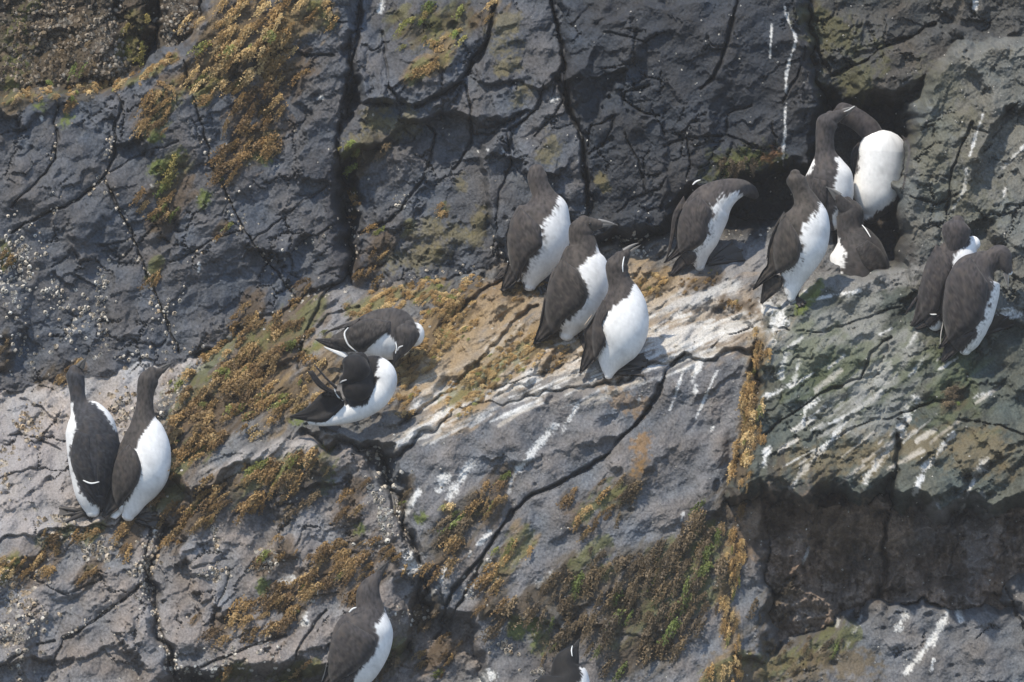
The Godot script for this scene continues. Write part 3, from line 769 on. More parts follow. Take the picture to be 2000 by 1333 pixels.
func barnacle_mesh(seed_: int) -> ArrayMesh:
	var r := RandomNumberGenerator.new()
	r.seed = seed_
	var st := SurfaceTool.new()
	st.begin(Mesh.PRIMITIVE_TRIANGLES)
	var n := 7
	for k in n:
		var a := TAU * k / n
		var b := TAU * (k + 1) / n
		var ra := 0.5 * r.randf_range(0.85, 1.1)
		var da := Vector3(cos(a), sin(a), 0)
		var db := Vector3(cos(b), sin(b), 0)
		var o := [da * ra, db * ra, db * 0.24 + Vector3(0, 0, 0.42), da * 0.24 + Vector3(0, 0, 0.42 + r.randf_range(-0.05, 0.05))]
		var i := [da * 0.12 + Vector3(0, 0, 0.22), db * 0.12 + Vector3(0, 0, 0.22)]
		for tri in [[o[0], o[2], o[1], 1.0], [o[0], o[3], o[2], 0.92], [o[3], i[1], o[2], 0.4], [o[3], i[0], i[1], 0.4], [i[0], Vector3(0, 0, 0.2), i[1], 0.25]]:
			var nn: Vector3 = ((tri[2] - tri[0]) as Vector3).cross(tri[1] - tri[0]).normalized()
			for q in 3:
				st.set_color(Color(tri[3], tri[3], tri[3]))
				st.set_normal(nn)
				st.add_vertex(tri[q])
	return st.commit()

func scatter(called: String, label: String, cat: String, me: Mesh, mat: Material, list: Array, tint: Array):
	me.surface_set_material(0, mat)
	var mm := MultiMesh.new()
	mm.transform_format = MultiMesh.TRANSFORM_3D
	mm.use_colors = true
	mm.mesh = me
	mm.instance_count = list.size()
	for k in list.size():
		mm.set_instance_transform(k, list[k])
		mm.set_instance_color(k, tint[k])
	var o := MultiMeshInstance3D.new()
	o.name = called
	o.multimesh = mm
	o.set_meta("kind", "stuff")
	o.set_meta("label", label)
	o.set_meta("category", cat)
	add_child(o, true)

func on_rock(x: float, y: float, down: Vector2, size: float, r: float, lift := 0.0) -> Transform3D:
	var s := slope(x, y, 5.0)
	s = s.clamp(Vector2(-2.2, -2.2), Vector2(2.2, 2.2))
	var n := Vector3(-s.x, s.y, 1.0).normalized()
	var d := Vector3(down.x, -down.y, s.dot(down)).normalized()     # runs down the surface
	var up := -d
	var sx := up.cross(n).normalized()
	var b := Basis(sx, up, n)
	return Transform3D(b.scaled_local(Vector3(r, size, size) * S), W(x, y, H(x, y) + lift))

func grow_weed():
	var tones := [
		[Color(0.24, 0.145, 0.05), Color(0.14, 0.085, 0.035), Color(0.36, 0.24, 0.10)],
		[Color(0.40, 0.26, 0.10), Color(0.27, 0.16, 0.055), Color(0.52, 0.38, 0.18)],
		[Color(0.22, 0.20, 0.05), Color(0.27, 0.19, 0.06), Color(0.16, 0.20, 0.04)],
		[Color(0.14, 0.10, 0.055), Color(0.20, 0.14, 0.07), Color(0.10, 0.075, 0.045)],
	]
	var lists := [[], [], []]
	var tints := [[], [], []]
	var gate := noise(41, 0.035, 2)
	for p in weed_patches():
		var a := Vector2(p[0], p[1])
		var b := Vector2(p[2], p[3])
		var r: float = p[4]
		var area := a.distance_to(b) * 2.0 * r + PI * r * r
		var n := int(area / 1000.0 * p[5] * ((0.95 if p[7] == 3 else 1.4) if p[6] > 20 else 4.0))
		for k in n:
			var q := a.lerp(b, rng.randf()) + Vector2.from_angle(rng.randf() * TAU) * r * sqrt(rng.randf()) * 1.05
			# clumps stretched down the dip, with bare rock between them
			var u := q.x * 0.72 - q.y * 0.69
			var v := q.x * 0.69 + q.y * 0.72
			if gate.get_noise_2d(v * 1.55, u * 0.36) < (0.06 if p[6] > 20 else -0.2):
				continue
			var ang := 2.25 + rng.randfn(0.0, 0.16)
			if q.x > 1390 and q.x < 1500:
				ang = 1.65 + rng.randfn(0.0, 0.12)
			elif q.y > 1000 and q.x > 1000:
				ang = 2.0 + rng.randfn(0.0, 0.16)
			elif q.x < 330 and q.y < 180:
				ang = rng.randf_range(0.6, 2.4)
			var l: float = p[6] * rng.randf_range(0.7, 1.75) * (1.0 if p[6] > 20 else 0.8)
			var which := rng.randi() % 3
			lists[which].append(on_rock(q.x, q.y, Vector2.from_angle(ang), l, l * rng.randf_range(0.7, 1.2) if p[6] > 20 else l * 1.8, -1.0))
			var tn = tones[p[7]]
			var c: Color = (tn[0] as Color).lerp(tn[1 + rng.randi() % 2], rng.randf())
			if rng.randf() < 0.07:
				c = c.lerp(Color(0.13, 0.19, 0.03), 0.7)
			c = c * rng.randf_range(0.7, 1.5)
			tints[which].append(Color(c.r, c.g, c.b))
	var m := StandardMaterial3D.new()
	m.resource_name = "weed"
	m.vertex_color_use_as_albedo = true
	m.roughness = 0.6
	m.metallic_specular = 0.45
	for k in 3:
		scatter(numbered("seaweed"), "brown seaweed tufts hanging in clumps from the cliff and ledges", "seaweed", weed_mesh(50 + k, [0.7, 0.9, 0.55][k]), m, lists[k], tints[k])

func grow_barnacles():
	var list := []
	var tint := []
	var put := func(x: float, y: float, s: float, warm: float):
		var t := on_rock(x, y, Vector2.from_angle(rng.randf() * TAU), s, s)
		list.append(t)
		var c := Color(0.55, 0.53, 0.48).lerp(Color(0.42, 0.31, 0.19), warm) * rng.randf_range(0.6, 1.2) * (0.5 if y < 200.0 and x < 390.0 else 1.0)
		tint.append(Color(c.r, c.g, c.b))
	# x, y, spread x, spread y, count, size, warmth
	for c in [
		[25, 545, 30, 60, 170, 8, 0.2], [40, 490, 35, 20, 60, 8, 0.2], [110, 585, 22, 30, 50, 8, 0.3], [165, 610, 22, 30, 40, 8, 0.3], [195, 560, 10, 40, 45, 8, 0.25], [200, 640, 12, 40, 50, 8, 0.3], [320, 610, 18, 22, 34, 8, 0.35], [140, 645, 18, 12, 22, 8, 0.3], [60, 690, 40, 30, 40, 8, 0.4],
		[60, 830, 25, 28, 80, 9, 0.75], [10, 920, 14, 40, 60, 8, 0.6], [240, 800, 22, 35, 80, 10, 0.65], [325, 780, 22, 30, 90, 9, 0.55], [30, 1140, 40, 26, 120, 10, 0.6], [25, 1240, 34, 45, 150, 9, 0.45], [60, 1200, 30, 20, 50, 9, 0.5], [190, 1070, 30, 22, 70, 10, 0.5], [120, 1020, 40, 18, 60, 9, 0.6],
		[300, 1070, 12, 45, 90, 9, 0.6], [282, 1110, 16, 14, 40, 9, 0.5], [420, 1120, 18, 14, 45, 8, 0.4], [520, 1090, 22, 20, 60, 9, 0.4], [425, 1050, 8, 24, 30, 8, 0.5], [345, 1300, 10, 16, 30, 8, 0.1], [410, 1305, 60, 8, 60, 8, 0.1], [460, 1280, 30, 18, 40, 8, 0.3], [525, 1260, 14, 20, 24, 8, 0.2], [745, 960, 20, 40, 70, 9, 0.2], [755, 1020, 12, 26, 50, 9, 0.2], [730, 890, 16, 16, 26, 8, 0.2], [725, 1060, 22, 8, 26, 8, 0.3],
		[955, 1120, 14, 14, 22, 8, 0.1], [920, 1145, 10, 18, 24, 8, 0.1], [990, 1260, 22, 10, 34, 9, 0.4], [1050, 1315, 16, 10, 20, 8, 0.4], [800, 1200, 30, 12, 40, 8, 0.4], [780, 390, 14, 12, 14, 8, 0.2], [690, 455, 8, 60, 34, 7, 0.4], [1235, 465, 40, 6, 34, 8, 0.2], [1245, 490, 30, 8, 30, 7, 0.2], [1450, 455, 40, 8, 14, 7, 0.2], [610, 1150, 20, 16, 14, 8, 0.2],
		[110, 60, 50, 60, 560, 9, 0.75], [40, 130, 40, 40, 320, 9, 0.8], [200, 80, 26, 50, 380, 9, 0.6], [230, 125, 14, 20, 90, 9, 0.5], [340, 30, 26, 30, 240, 9, 0.55], [325, 80, 8, 16, 40, 9, 0.5], [150, 140, 50, 18, 200, 9, 0.8], [60, 30, 50, 40, 260, 9, 0.8],
	]:
		for k in int(c[4] * (0.62 if c[1] < 200 else 0.8)):
			var g := Vector2(rng.randfn(), rng.randfn()) * 0.75
			put.call(c[0] + g.x * c[2], c[1] + g.y * c[3], c[5] * (0.45 + 0.95 * pow(rng.randf(), 1.6)), clampf(c[6] + rng.randfn(0, 0.2), 0, 1))
	# rows sheltering in the joints
	for p in [[222, 240, 200, 345, 30], [200, 345, 225, 400, 22], [225, 400, 285, 540, 44], [285, 540, 348, 690, 46], [200, 345, 150, 390, 16], [150, 390, 20, 455, 26], [110, 240, 100, 330, 14], [395, 250, 410, 320, 12], [440, 380, 470, 440, 16], [470, 440, 575, 580, 20], [470, 450, 340, 512, 22], [286, 1060, 286, 1150, 60], [286, 1140, 310, 1210, 60], [310, 1210, 338, 1300, 60], [540, 512, 668, 430, 14], [760, 920, 800, 1060, 50], [790, 395, 760, 430, 10], [210, 700, 420, 680, 40], [560, 600, 690, 555, 24], [700, 555, 950, 522, 24], [280, 1138, 200, 1200, 34], [200, 1200, 128, 1245, 20], [580, 690, 610, 620, 10], [1000, 540, 860, 640, 10], [968, 420, 965, 500, 8]]:
		for k in int(p[4] * 0.6):
			var t := rng.randf()
			put.call(lerpf(p[0], p[2], t) + rng.randfn(0, 5), lerpf(p[1], p[3], t) + rng.randfn(0, 5), rng.randf_range(3, 9), rng.randf_range(0.1, 0.8))
	# strays
	for k in 420:
		var x := rng.randf_range(0, 1000)
		var y := rng.randf_range(200, 1333)
		if nz.get_noise_2d(x * 0.8, y * 0.8 + 900.0) > 0.05:
			put.call(x, y, rng.randf_range(3, 7), rng.randf_range(0.0, 0.5))
	for k in 420:
		put.call(rng.randf_range(1000, 2000), rng.randf_range(0, 1333), rng.randf_range(2.5, 4.5), 0.1)
	var m := StandardMaterial3D.new()
	m.resource_name = "barnacle"
	m.vertex_color_use_as_albedo = true
	m.roughness = 0.8
	scatter("barnacles", "cream and white barnacles scattered in clusters and along the joints", "barnacles", barnacle_mesh(5), m, list, tint)

# ---------------------------------------------------------------- the birds
var feather: StandardMaterial3D
var horn: StandardMaterial3D
var skin: StandardMaterial3D
var eye_mat: StandardMaterial3D
var fn: FastNoiseLite

# state of the bird in the making; its outlines are read off at (ox, oy) with scale sc
var ox := 0.0
var oy := 0.0
var sc := 1.0
var zc := 0.0
var spine := []            # samples [x, y, z, r, rz]
var white := []            # white areas
var root: Node3D
var foot0 := Vector3.ZERO
var dark := Color(0.05, 0.043, 0.039)
var all_white := false

func make_materials():
	fn = noise(61, 0.12, 3)
	feather = StandardMaterial3D.new()
	feather.resource_name = "plumage"
	feather.vertex_color_use_as_albedo = true
	feather.vertex_color_is_srgb = true
	feather.roughness = 0.72
	feather.metallic_specular = 0.35
	feather.rim_enabled = true
	feather.rim = 0.2
	feather.rim_tint = 0.4
	feather.uv1_triplanar = true
	feather.uv1_scale = Vector3(9, 5, 9)
	var t := NoiseTexture2D.new()
	t.width = 512
	t.height = 512
	t.seamless = true
	t.noise = noise(62, 0.05, 4)
	feather.heightmap_enabled = true
	feather.heightmap_texture = t
	feather.heightmap_scale = 0.035
	horn = StandardMaterial3D.new()
	horn.resource_name = "bill"
	horn.vertex_color_use_as_albedo = true
	horn.vertex_color_is_srgb = true
	horn.roughness = 0.6
	skin = StandardMaterial3D.new()
	skin.resource_name = "webbed_skin"
	skin.albedo_color = Color(0.2, 0.185, 0.175)
	skin.roughness = 0.55
	eye_mat = StandardMaterial3D.new()
	eye_mat.resource_name = "eye"
	eye_mat.albedo_color = Color(0.03, 0.025, 0.02)
	eye_mat.roughness = 0.1

func PX(p: Array) -> PackedFloat32Array:      # outline readings to rock units
	var o := PackedFloat32Array()
	for k in p.size() / 2:
		o.append(ox + p[2 * k] / sc)
		o.append(oy + p[2 * k + 1] / sc)
	return o

func cat(a: float, b: float, c: float, d: float, t: float) -> float:
	return 0.5 * (2.0 * b + (c - a) * t + (2.0 * a - 5.0 * b + 4.0 * c - d) * t * t + (3.0 * b - a - 3.0 * c + d) * t * t * t)

func chain(j: Array, flat := 0.92) -> Array:      # joints [x, y, r, z] as readings -> samples [x, y, z, r, rz]
	var p := []
	for q in j:
		p.append([ox + q[0] / sc, oy + q[1] / sc, zc + (q[3] / sc if q.size() > 3 else 0.0), q[2] / sc])
	var out := []
	for k in p.size() - 1:
		var a = p[maxi(0, k - 1)]
		var b = p[k]
		var c = p[k + 1]
		var d = p[mini(p.size() - 1, k + 2)]
		var n := maxi(2, int(Vector2(c[0] - b[0], c[1] - b[1]).length() / 2.2))
		for q in n + (1 if k == p.size() - 2 else 0):
			var t := float(q) / n
			var r := maxf(0.5, cat(a[3], b[3], c[3], d[3], t))
			out.append([cat(a[0], b[0], c[0], d[0], t), cat(a[1], b[1], c[1], d[1], t), cat(a[2], b[2], c[2], d[2], t), r, r * flat])
	return out

func body_z(x: float, y: float, miss := 1e9) -> float:
	var best := -1e9
	var near := 1e9
	var nz_ := zc
	for s in spine:
		var d2: float = (x - s[0]) * (x - s[0]) + (y - s[1]) * (y - s[1])
		var r2: float = s[3] * s[3]
		if d2 < r2:
			best = maxf(best, s[2] + s[4] / s[3] * sqrt(r2 - d2))
		elif d2 - r2 < near:
			near = d2 - r2
			nz_ = s[2]
	return best if best > -1e8 else nz_

func plume(x: float, y: float, z: float, force := 0) -> Color:
	var n := fn.get_noise_3d(x, y, z)
	var w := -1e9
	for p in white:
		w = maxf(w, poly_sd(p, x, y))
	if force == 1: w = 50.0
	if force == 2: w = -50.0
	# feathered edge: streaks along the flank
	var jag := fn.get_noise_2d(x * 0.9 + y * 0.5, (y - x) * 0.25) * (5.0 + 6.0 * flank) + fn.get_noise_2d(x * 3.0, y * 1.2) * 2.5
	var f := smooth(-1.8, 1.8, w + jag)
	var d := dark * (0.9 + 0.75 * fn.get_noise_2d(x * 1.3 + y * 0.2, y * 0.6 - x * 0.1))
	d = d.lerp(Color(0.10, 0.083, 0.072) * (dark.r / 0.06), smooth(0.0, 0.5, fn.get_noise_2d(x * 0.35 + 40.0, y * 0.25)) * 0.5)
	var dirt := fn.get_noise_2d(x * 0.16 + 11.0, y * 0.16)
	var c := Color(0.78, 0.775, 0.76) * (1.0 + 0.10 * n + 0.30 * minf(0.0, dirt) + 0.10 * fn.get_noise_2d(x * 1.6, y * 0.35))
	if f > 0.0 and w < 16.0 and flank > 0.0:        # loose dark flank feathers
		var s := fn.get_noise_2d(x * 0.5 - y * 0.35, (x + y) * 1.1 + 70.0)
		f *= 1.0 - 0.55 * smooth(0.0, 0.45, s) * flank * (1.0 - smooth(5.0, 16.0, w))
	return d.lerp(c, f)

var flank := 0.0

func sweep(s: Array, seg: int, force := 0, v := PackedVector3Array(), nr := PackedVector3Array(), cl := PackedColorArray(), ix := PackedInt32Array()) -> Array:
	var rings := []
	var n := s.size()
	var tang := func(i: int) -> Vector3:
		var a = s[maxi(0, i - 2)]
		var b = s[mini(n - 1, i + 2)]
		return Vector3(b[0] - a[0], b[1] - a[1], b[2] - a[2]).normalized()
	for e in 5:           # round end
		var th := PI / 2 * (1.0 - e / 5.0)
		var t0: Vector3 = tang.call(0)
		rings.append([Vector3(s[0][0], s[0][1], s[0][2]) - t0 * s[0][3] * sin(th) * 0.85, t0, maxf(0.02, cos(th)) * s[0][3], maxf(0.02, cos(th)) * s[0][4]])
	for i in n:
		rings.append([Vector3(s[i][0], s[i][1], s[i][2]), tang.call(i), s[i][3], s[i][4]])
	for e in 5:
		var th := PI / 2 * ((e + 1) / 5.0)
		var t1: Vector3 = tang.call(n - 1)
		rings.append([Vector3(s[n - 1][0], s[n - 1][1], s[n - 1][2]) + t1 * s[n - 1][3] * sin(th) * 0.85, t1, maxf(0.02, cos(th)) * s[n - 1][3], maxf(0.02, cos(th)) * s[n - 1][4]])
	var base := v.size()
	for r in rings:
		var t: Vector3 = r[1]
		var u := Vector3(-t.y, t.x, 0.0)
		u = u.normalized() if u.length() > 0.05 else Vector3(1, 0, 0)
		var b := u.cross(t).normalized()
		if b.z < 0.0: b = -b
		for k in seg:
			var a := TAU * k / seg
			var o: Vector3 = u * cos(a) * r[2] + b * sin(a) * r[3]
			var p: Vector3 = r[0] + o
			v.append(p)
			cl.append(plume(p.x, p.y, p.z, force).linear_to_srgb())
	for i in rings.size() - 1:
		for k in seg:
			var a := base + i * seg + k
			var b := base + i * seg + (k + 1) % seg
			ix.append(a); ix.append(b); ix.append(b + seg)
			ix.append(a); ix.append(b + seg); ix.append(a + seg)
	return [v, nr, cl, ix]

func commit(called: String, m: Array, mat: Material, parent: Node3D) -> MeshInstance3D:
	# m: positions in rock units; smooth normals from the faces, turned outward along the first guess
	var v: PackedVector3Array = m[0]
	var ix: PackedInt32Array = m[3]
	var w := PackedVector3Array()
	for p in v:
		w.append(W(p.x, p.y, p.z) - foot0)
	var nr := PackedVector3Array()
	nr.resize(w.size())
	for k in ix.size() / 3:
		var a := ix[3 * k]
		var b := ix[3 * k + 1]
		var c := ix[3 * k + 2]
		var f := (w[c] - w[a]).cross(w[b] - w[a])
		nr[a] += f; nr[b] += f; nr[c] += f
	# volume sign tells which way round the shell is
	var vol := 0.0
	for k in ix.size() / 3:
		vol += w[ix[3 * k]].dot(w[ix[3 * k + 1]].cross(w[ix[3 * k + 2]]))
	if vol > 0.0:         # Godot winds front faces clockwise
		for k in ix.size() / 3:
			var q := ix[3 * k + 1]
			ix[3 * k + 1] = ix[3 * k + 2]
			ix[3 * k + 2] = q
		for k in nr.size(): nr[k] = -nr[k]
	for k in nr.size():
		nr[k] = nr[k].normalized() if nr[k].length() > 1e-12 else Vector3(0, 0, 1)
	var arr := []
	arr.resize(Mesh.ARRAY_MAX)
	arr[Mesh.ARRAY_VERTEX] = w
	arr[Mesh.ARRAY_NORMAL] = nr
	arr[Mesh.ARRAY_COLOR] = m[2]
	arr[Mesh.ARRAY_INDEX] = ix
	var me := ArrayMesh.new()
	me.add_surface_from_arrays(Mesh.PRIMITIVE_TRIANGLES, arr)
	me.surface_set_material(0, mat)
	var o := MeshInstance3D.new()
	o.name = called
	o.mesh = me
	parent.add_child(o, true)
	return o

func resample(p: PackedFloat32Array, n: int) -> PackedVector2Array:
	var c := PackedVector2Array()
	var m := p.size() / 2
	for k in m - 1:
		var a := maxi(0, k - 1)
		var d := mini(m - 1, k + 2)
		for q in 10:
			var t := q / 10.0
			c.append(Vector2(cat(p[2 * a], p[2 * k], p[2 * k + 2], p[2 * d], t), cat(p[2 * a + 1], p[2 * k + 1], p[2 * k + 3], p[2 * d + 1], t)))
	c.append(Vector2(p[2 * m - 2], p[2 * m - 1]))
	var l := PackedFloat32Array([0.0])
	for k in c.size() - 1:
		l.append(l[k] + c[k].distance_to(c[k + 1]))
	var o := PackedVector2Array()
	var k := 0
	for i in n:
		var want := l[l.size() - 1] * i / (n - 1.0)
		while k < l.size() - 2 and l[k + 1] < want:
			k += 1
		o.append(c[k].lerp(c[k + 1], clampf((want - l[k]) / maxf(1e-5, l[k + 1] - l[k]), 0.0, 1.0)))
	return o

# a shell laid on the body between two edges running from shoulder to tip: wing, tail, primaries
func shell(called: String, ea: Array, eb: Array, thick := 4.0, tone := 0.85, pale := false, both := false, zoff := 0.0):
	var n := 46
	var m := 17
	var A := resample(PX(ea), n)
	var B := resample(PX(eb), n)
	for side in (2 if both else 1):
		var v := PackedVector3Array()
		var cl := PackedColorArray()
		var ix := PackedInt32Array()
		for layer in 2:
			for i in n:
				for j in m:
					var f := j / (m - 1.0)
					var q := A[i].lerp(B[i], f)
					var e := sqrt(maxf(0.0, 1.0 - pow(absf(2.0 * f - 1.0), 4.0)))
					var en := i / (n - 1.0)
					e *= sqrt(clampf(minf(en * 9.0, (1.0 - en) * 14.0), 0.0, 1.0))
					var z := body_z(q.x, q.y)
					var ridge := 0.45 * sin(f * 19.0 + 2.0 * en) * smooth(0.35, 0.8, en)
					z += zoff + (thick + ridge) * e - (1.2 if layer == 0 else 0.0) * (1.0 - e)
					if layer == 1:
						z -= thick + 1.0 + 5.0 * e
					if side == 1:
						z = 2.0 * zc - z
					else:
						z = maxf(z, H(q.x, q.y) + (1.5 if layer == 0 else 0.5))
					v.append(Vector3(q.x, q.y, z))
					var nn := fn.get_noise_2d(q.x + 9.0, q.y)
					var streak := 0.66 + 0.36 * sin(f * 19.0 + 2.0 * en) * smooth(0.3, 0.8, en) + 0.25 * (1.0 - smooth(0.2, 0.7, en))
					var c := (Color(0.78, 0.78, 0.77) if pale else dark * tone * streak) * (1.0 + 0.5 * nn * (0.2 if pale else 1.0))
					if not pale:
						c *= 0.92 + 0.8 * fn.get_noise_2d(q.x * 1.8 + q.y * 0.6, q.y * 0.7 - q.x * 0.2)
						c = c.lerp(Color(0.105, 0.085, 0.07) * (dark.r / 0.06), 0.4 * smooth(0.0, 0.5, fn.get_noise_2d(q.x * 0.4, q.y * 0.4 + 90.0)))
					cl.append(c.linear_to_srgb())
		for layer in 2:
			for i in n - 1:
				for j in m - 1:
					var a := layer * n * m + i * m + j
					if layer == 0:
						ix.append(a); ix.append(a + 1); ix.append(a + m + 1); ix.append(a); ix.append(a + m + 1); ix.append(a + m)
					else:
						ix.append(a); ix.append(a + m + 1); ix.append(a + 1); ix.append(a); ix.append(a + m); ix.append(a + m + 1)
		var rim := []
		for j in m: rim.append(j)
		for i in range(1, n): rim.append(i * m + m - 1)
		for j in range(m - 2, -1, -1): rim.append((n - 1) * m + j)
		for i in range(n - 2, 0, -1): rim.append(i * m)
		for k in rim.size():
			var a: int = rim[k]
			var b: int = rim[(k + 1) % rim.size()]
			ix.append(a); ix.append(a + n * m); ix.append(b); ix.append(b); ix.append(a + n * m); ix.append(b + n * m)
		commit(called, [v, null, cl, ix], feather, root)

# a thin pale line lying on the bird (feather tips, face stripe)
func line(called: String, pts: Array, r: float, col := Color(0.8, 0.8, 0.78), lift := 4.0):
	var p := resample(PX(pts), 14)
	var v := PackedVector3Array()
	var cl := PackedColorArray()
	var ix := PackedInt32Array()
	var seg := 6
	for i in 14:
		var t := (p[mini(13, i + 1)] - p[maxi(0, i - 1)]).normalized()
		var u := Vector3(-t.y, t.x, 0)
		var rr := r * 0.75 * (0.25 + 0.75 * sqrt(sin(PI * (0.04 + 0.92 * i / 13.0))))
		for k in seg:
			var a := TAU * k / seg
			var c := Vector3(p[i].x, p[i].y, maxf(body_z(p[i].x, p[i].y), H(p[i].x, p[i].y)) + lift)
			v.append(c + u * cos(a) * rr + Vector3(0, 0, 1) * sin(a) * rr * 0.7)
			cl.append(col.linear_to_srgb())
	for i in 13:
		for k in seg:
			var a := i * seg + k
			var b := i * seg + (k + 1) % seg
			ix.append(a); ix.append(b); ix.append(b + seg); ix.append(a); ix.append(b + seg); ix.append(a + seg)
	commit(called, [v, null, cl, ix], feather, root)

# bill: from its base to its tip; deep: half depth at the base
func bill(x1: float, y1: float, x2: float, y2: float, deep: float, z1 := 0.0, z2 := 0.0, pale := 0.0, gape := 0.0):
	var a := Vector3(ox + x1 / sc, oy + y1 / sc, zc + z1 / sc)
	var b := Vector3(ox + x2 / sc, oy + y2 / sc, zc + z2 / sc)
	var t := (b - a).normalized()
	var u := Vector3(-t.y, t.x, 0).normalized()
	if u.y > 0.0: u = -u              # upper side
	var w := u.cross(t).normalized()
	for half in 2:
		var s := 1.0 if half == 0 else -1.0
		var v := PackedVector3Array()
		var cl := PackedColorArray()
		var ix := PackedInt32Array()
		var seg := 10
		var n := 12
		for i in n:
			var f := i / (n - 1.0)
			var c := a.lerp(b, f) + u * s * (deep / sc) * (0.42 * (1.0 - f) + gape * f * 2.0) + u * (-deep / sc) * 0.5 * pow(f, 3.0) * (1.0 if half == 0 else 0.4)
			var r := maxf(0.25, deep / sc * 0.62 * (1.0 - pow(f, 1.4)))
			for k in seg:
				var g := TAU * k / seg
				v.append(c + u * sin(g) * r + w * cos(g) * r * 0.8)
				var top := clampf(sin(g) * s, 0.0, 1.0)
				cl.append(Color(0.014, 0.013, 0.013).lerp(Color(0.55, 0.53, 0.5), pale * (0.35 + 0.65 * top)).linear_to_srgb())
		for i in n - 1:
			for k in seg:
				var q := i * seg + k
				var e := i * seg + (k + 1) % seg
				ix.append(q); ix.append(e); ix.append(e + seg); ix.append(q); ix.append(e + seg); ix.append(q + seg)
		commit("bill", [v, null, cl, ix], horn, root)

func eye(x: float, y: float, r: float):
	var s := SphereMesh.new()
	s.radius = r * S / sc
	s.height = 2.0 * r * S / sc
	s.radial_segments = 12
	s.rings = 6
	s.material = eye_mat
	var o := MeshInstance3D.new()
	o.name = "eye"
	o.mesh = s
	var px := ox + x / sc
	var py := oy + y / sc
	o.position = W(px, py, body_z(px, py) - 0.4 * r / sc) - foot0
	root.add_child(o, true)

# webbed foot: heel, direction and length of the middle toe
func foot(x: float, y: float, dx: float, dy: float):
	var px := ox + x / sc
	var py := oy + y / sc
	var d := Vector2(dx, dy) / sc
	var side := Vector2(-d.y, d.x) * 0.42
	var st := [Vector2(px, py), Vector2(px, py) + d * 0.9 + side * Vector2(1, 0.6), Vector2(px, py) + d, Vector2(px, py) + d * 0.88 - side * Vector2(1, 0.6)]
	var v := PackedVector3Array()
	var cl := PackedColorArray()
	var ix := PackedInt32Array()
	var up := func(q: Vector2, h: float) -> Vector3:
		return Vector3(q.x, q.y, maxf(H(q.x, q.y) + h, H(px, py) - 14.0 + h))
	# web
	var web := [[st[0], st[1], st[2]], [st[0], st[2], st[3]]]
	for f in web:
		var b := v.size()
		for q in f: v.append(up.call(q, 4.5))
		for q in f: v.append(up.call(q, 1.0))
		for e in [[0, 1, 2], [3, 5, 4], [0, 3, 1], [1, 3, 4], [1, 4, 2], [2, 4, 5], [2, 5, 0], [0, 5, 3]]:
			for k in e: ix.append(b + k)
	# toes
	for t in 3:
		var b := v.size()
		for i in 7:
			var q: Vector2 = st[0].lerp(st[t + 1], i / 6.0 * 1.04)
			var c: Vector3 = up.call(q, 4.0)
			var r := lerpf(5.0, 2.6, i / 6.0) + (1.2 if i == 3 else 0.0)
			var pd: Vector2 = (st[t + 1] - st[0]).normalized()
			for k in 6:
				var a := TAU * k / 6
				v.append(c + Vector3(-pd.y, pd.x, 0) * cos(a) * r + Vector3(0, 0, 1) * sin(a) * r)
		for i in 6:
			for k in 6:
				var q := b + i * 6 + k
				var e := b + i * 6 + (k + 1) % 6
				ix.append(q); ix.append(e); ix.append(e + 6); ix.append(q); ix.append(e + 6); ix.append(q + 6)
	# shank up into the belly
	var b2 := v.size()
	var top := Vector3(px - d.x * 0.15, py - 26.0, zc)
	for i in 4:
		var c: Vector3 = (up.call(st[0], 4.0) as Vector3).lerp(top, i / 3.0)
		for k in 6:
			var a := TAU * k / 6
			v.append(c + Vector3(cos(a), 0, sin(a)) * (5.0 + i))
	for i in 3:
		for k in 6:
			var q := b2 + i * 6 + k
			var e := b2 + i * 6 + (k + 1) % 6
			ix.append(q); ix.append(e); ix.append(e + 6); ix.append(q); ix.append(e + 6); ix.append(q + 6)
	for k in v.size(): cl.append(Color(1, 1, 1))
	commit("foot", [v, null, cl, ix], skin, root)

func start(label: String, kind: String, x: float, y: float, s: float, fx: float, fy: float, off: float, group := ""):
	ox = x; oy = y; sc = s
	var px := ox + fx / sc
	var py := oy + fy / sc
	zc = H(px, py) + off
	foot0 = W(px, py, H(px, py))
	spine = []
	white = []
	flank = 0.0
	dark = Color(0.052, 0.046, 0.043)
	root = Node3D.new()
	root.name = numbered(kind)
	root.position = foot0
	root.set_meta("label", label)
	root.set_meta("category", "bird")
	root.set_meta("group", group if group else "guillemots standing on the cliff ledges")
	add_child(root, true)

func body(chains: Array, forces := [], flats := []):
	var parts := []
	for k in chains.size():
		var c := chain(chains[k], flats[k] if k < flats.size() else 0.92)
		parts.append(c)
		spine.append_array(c)
	var m := [PackedVector3Array(), PackedVector3Array(), PackedColorArray(), PackedInt32Array()]
	for k in parts.size():
		m = sweep(parts[k], 72, forces[k] if k < forces.size() else 0, m[0], m[1], m[2], m[3])
	commit("body", m, feather, root)

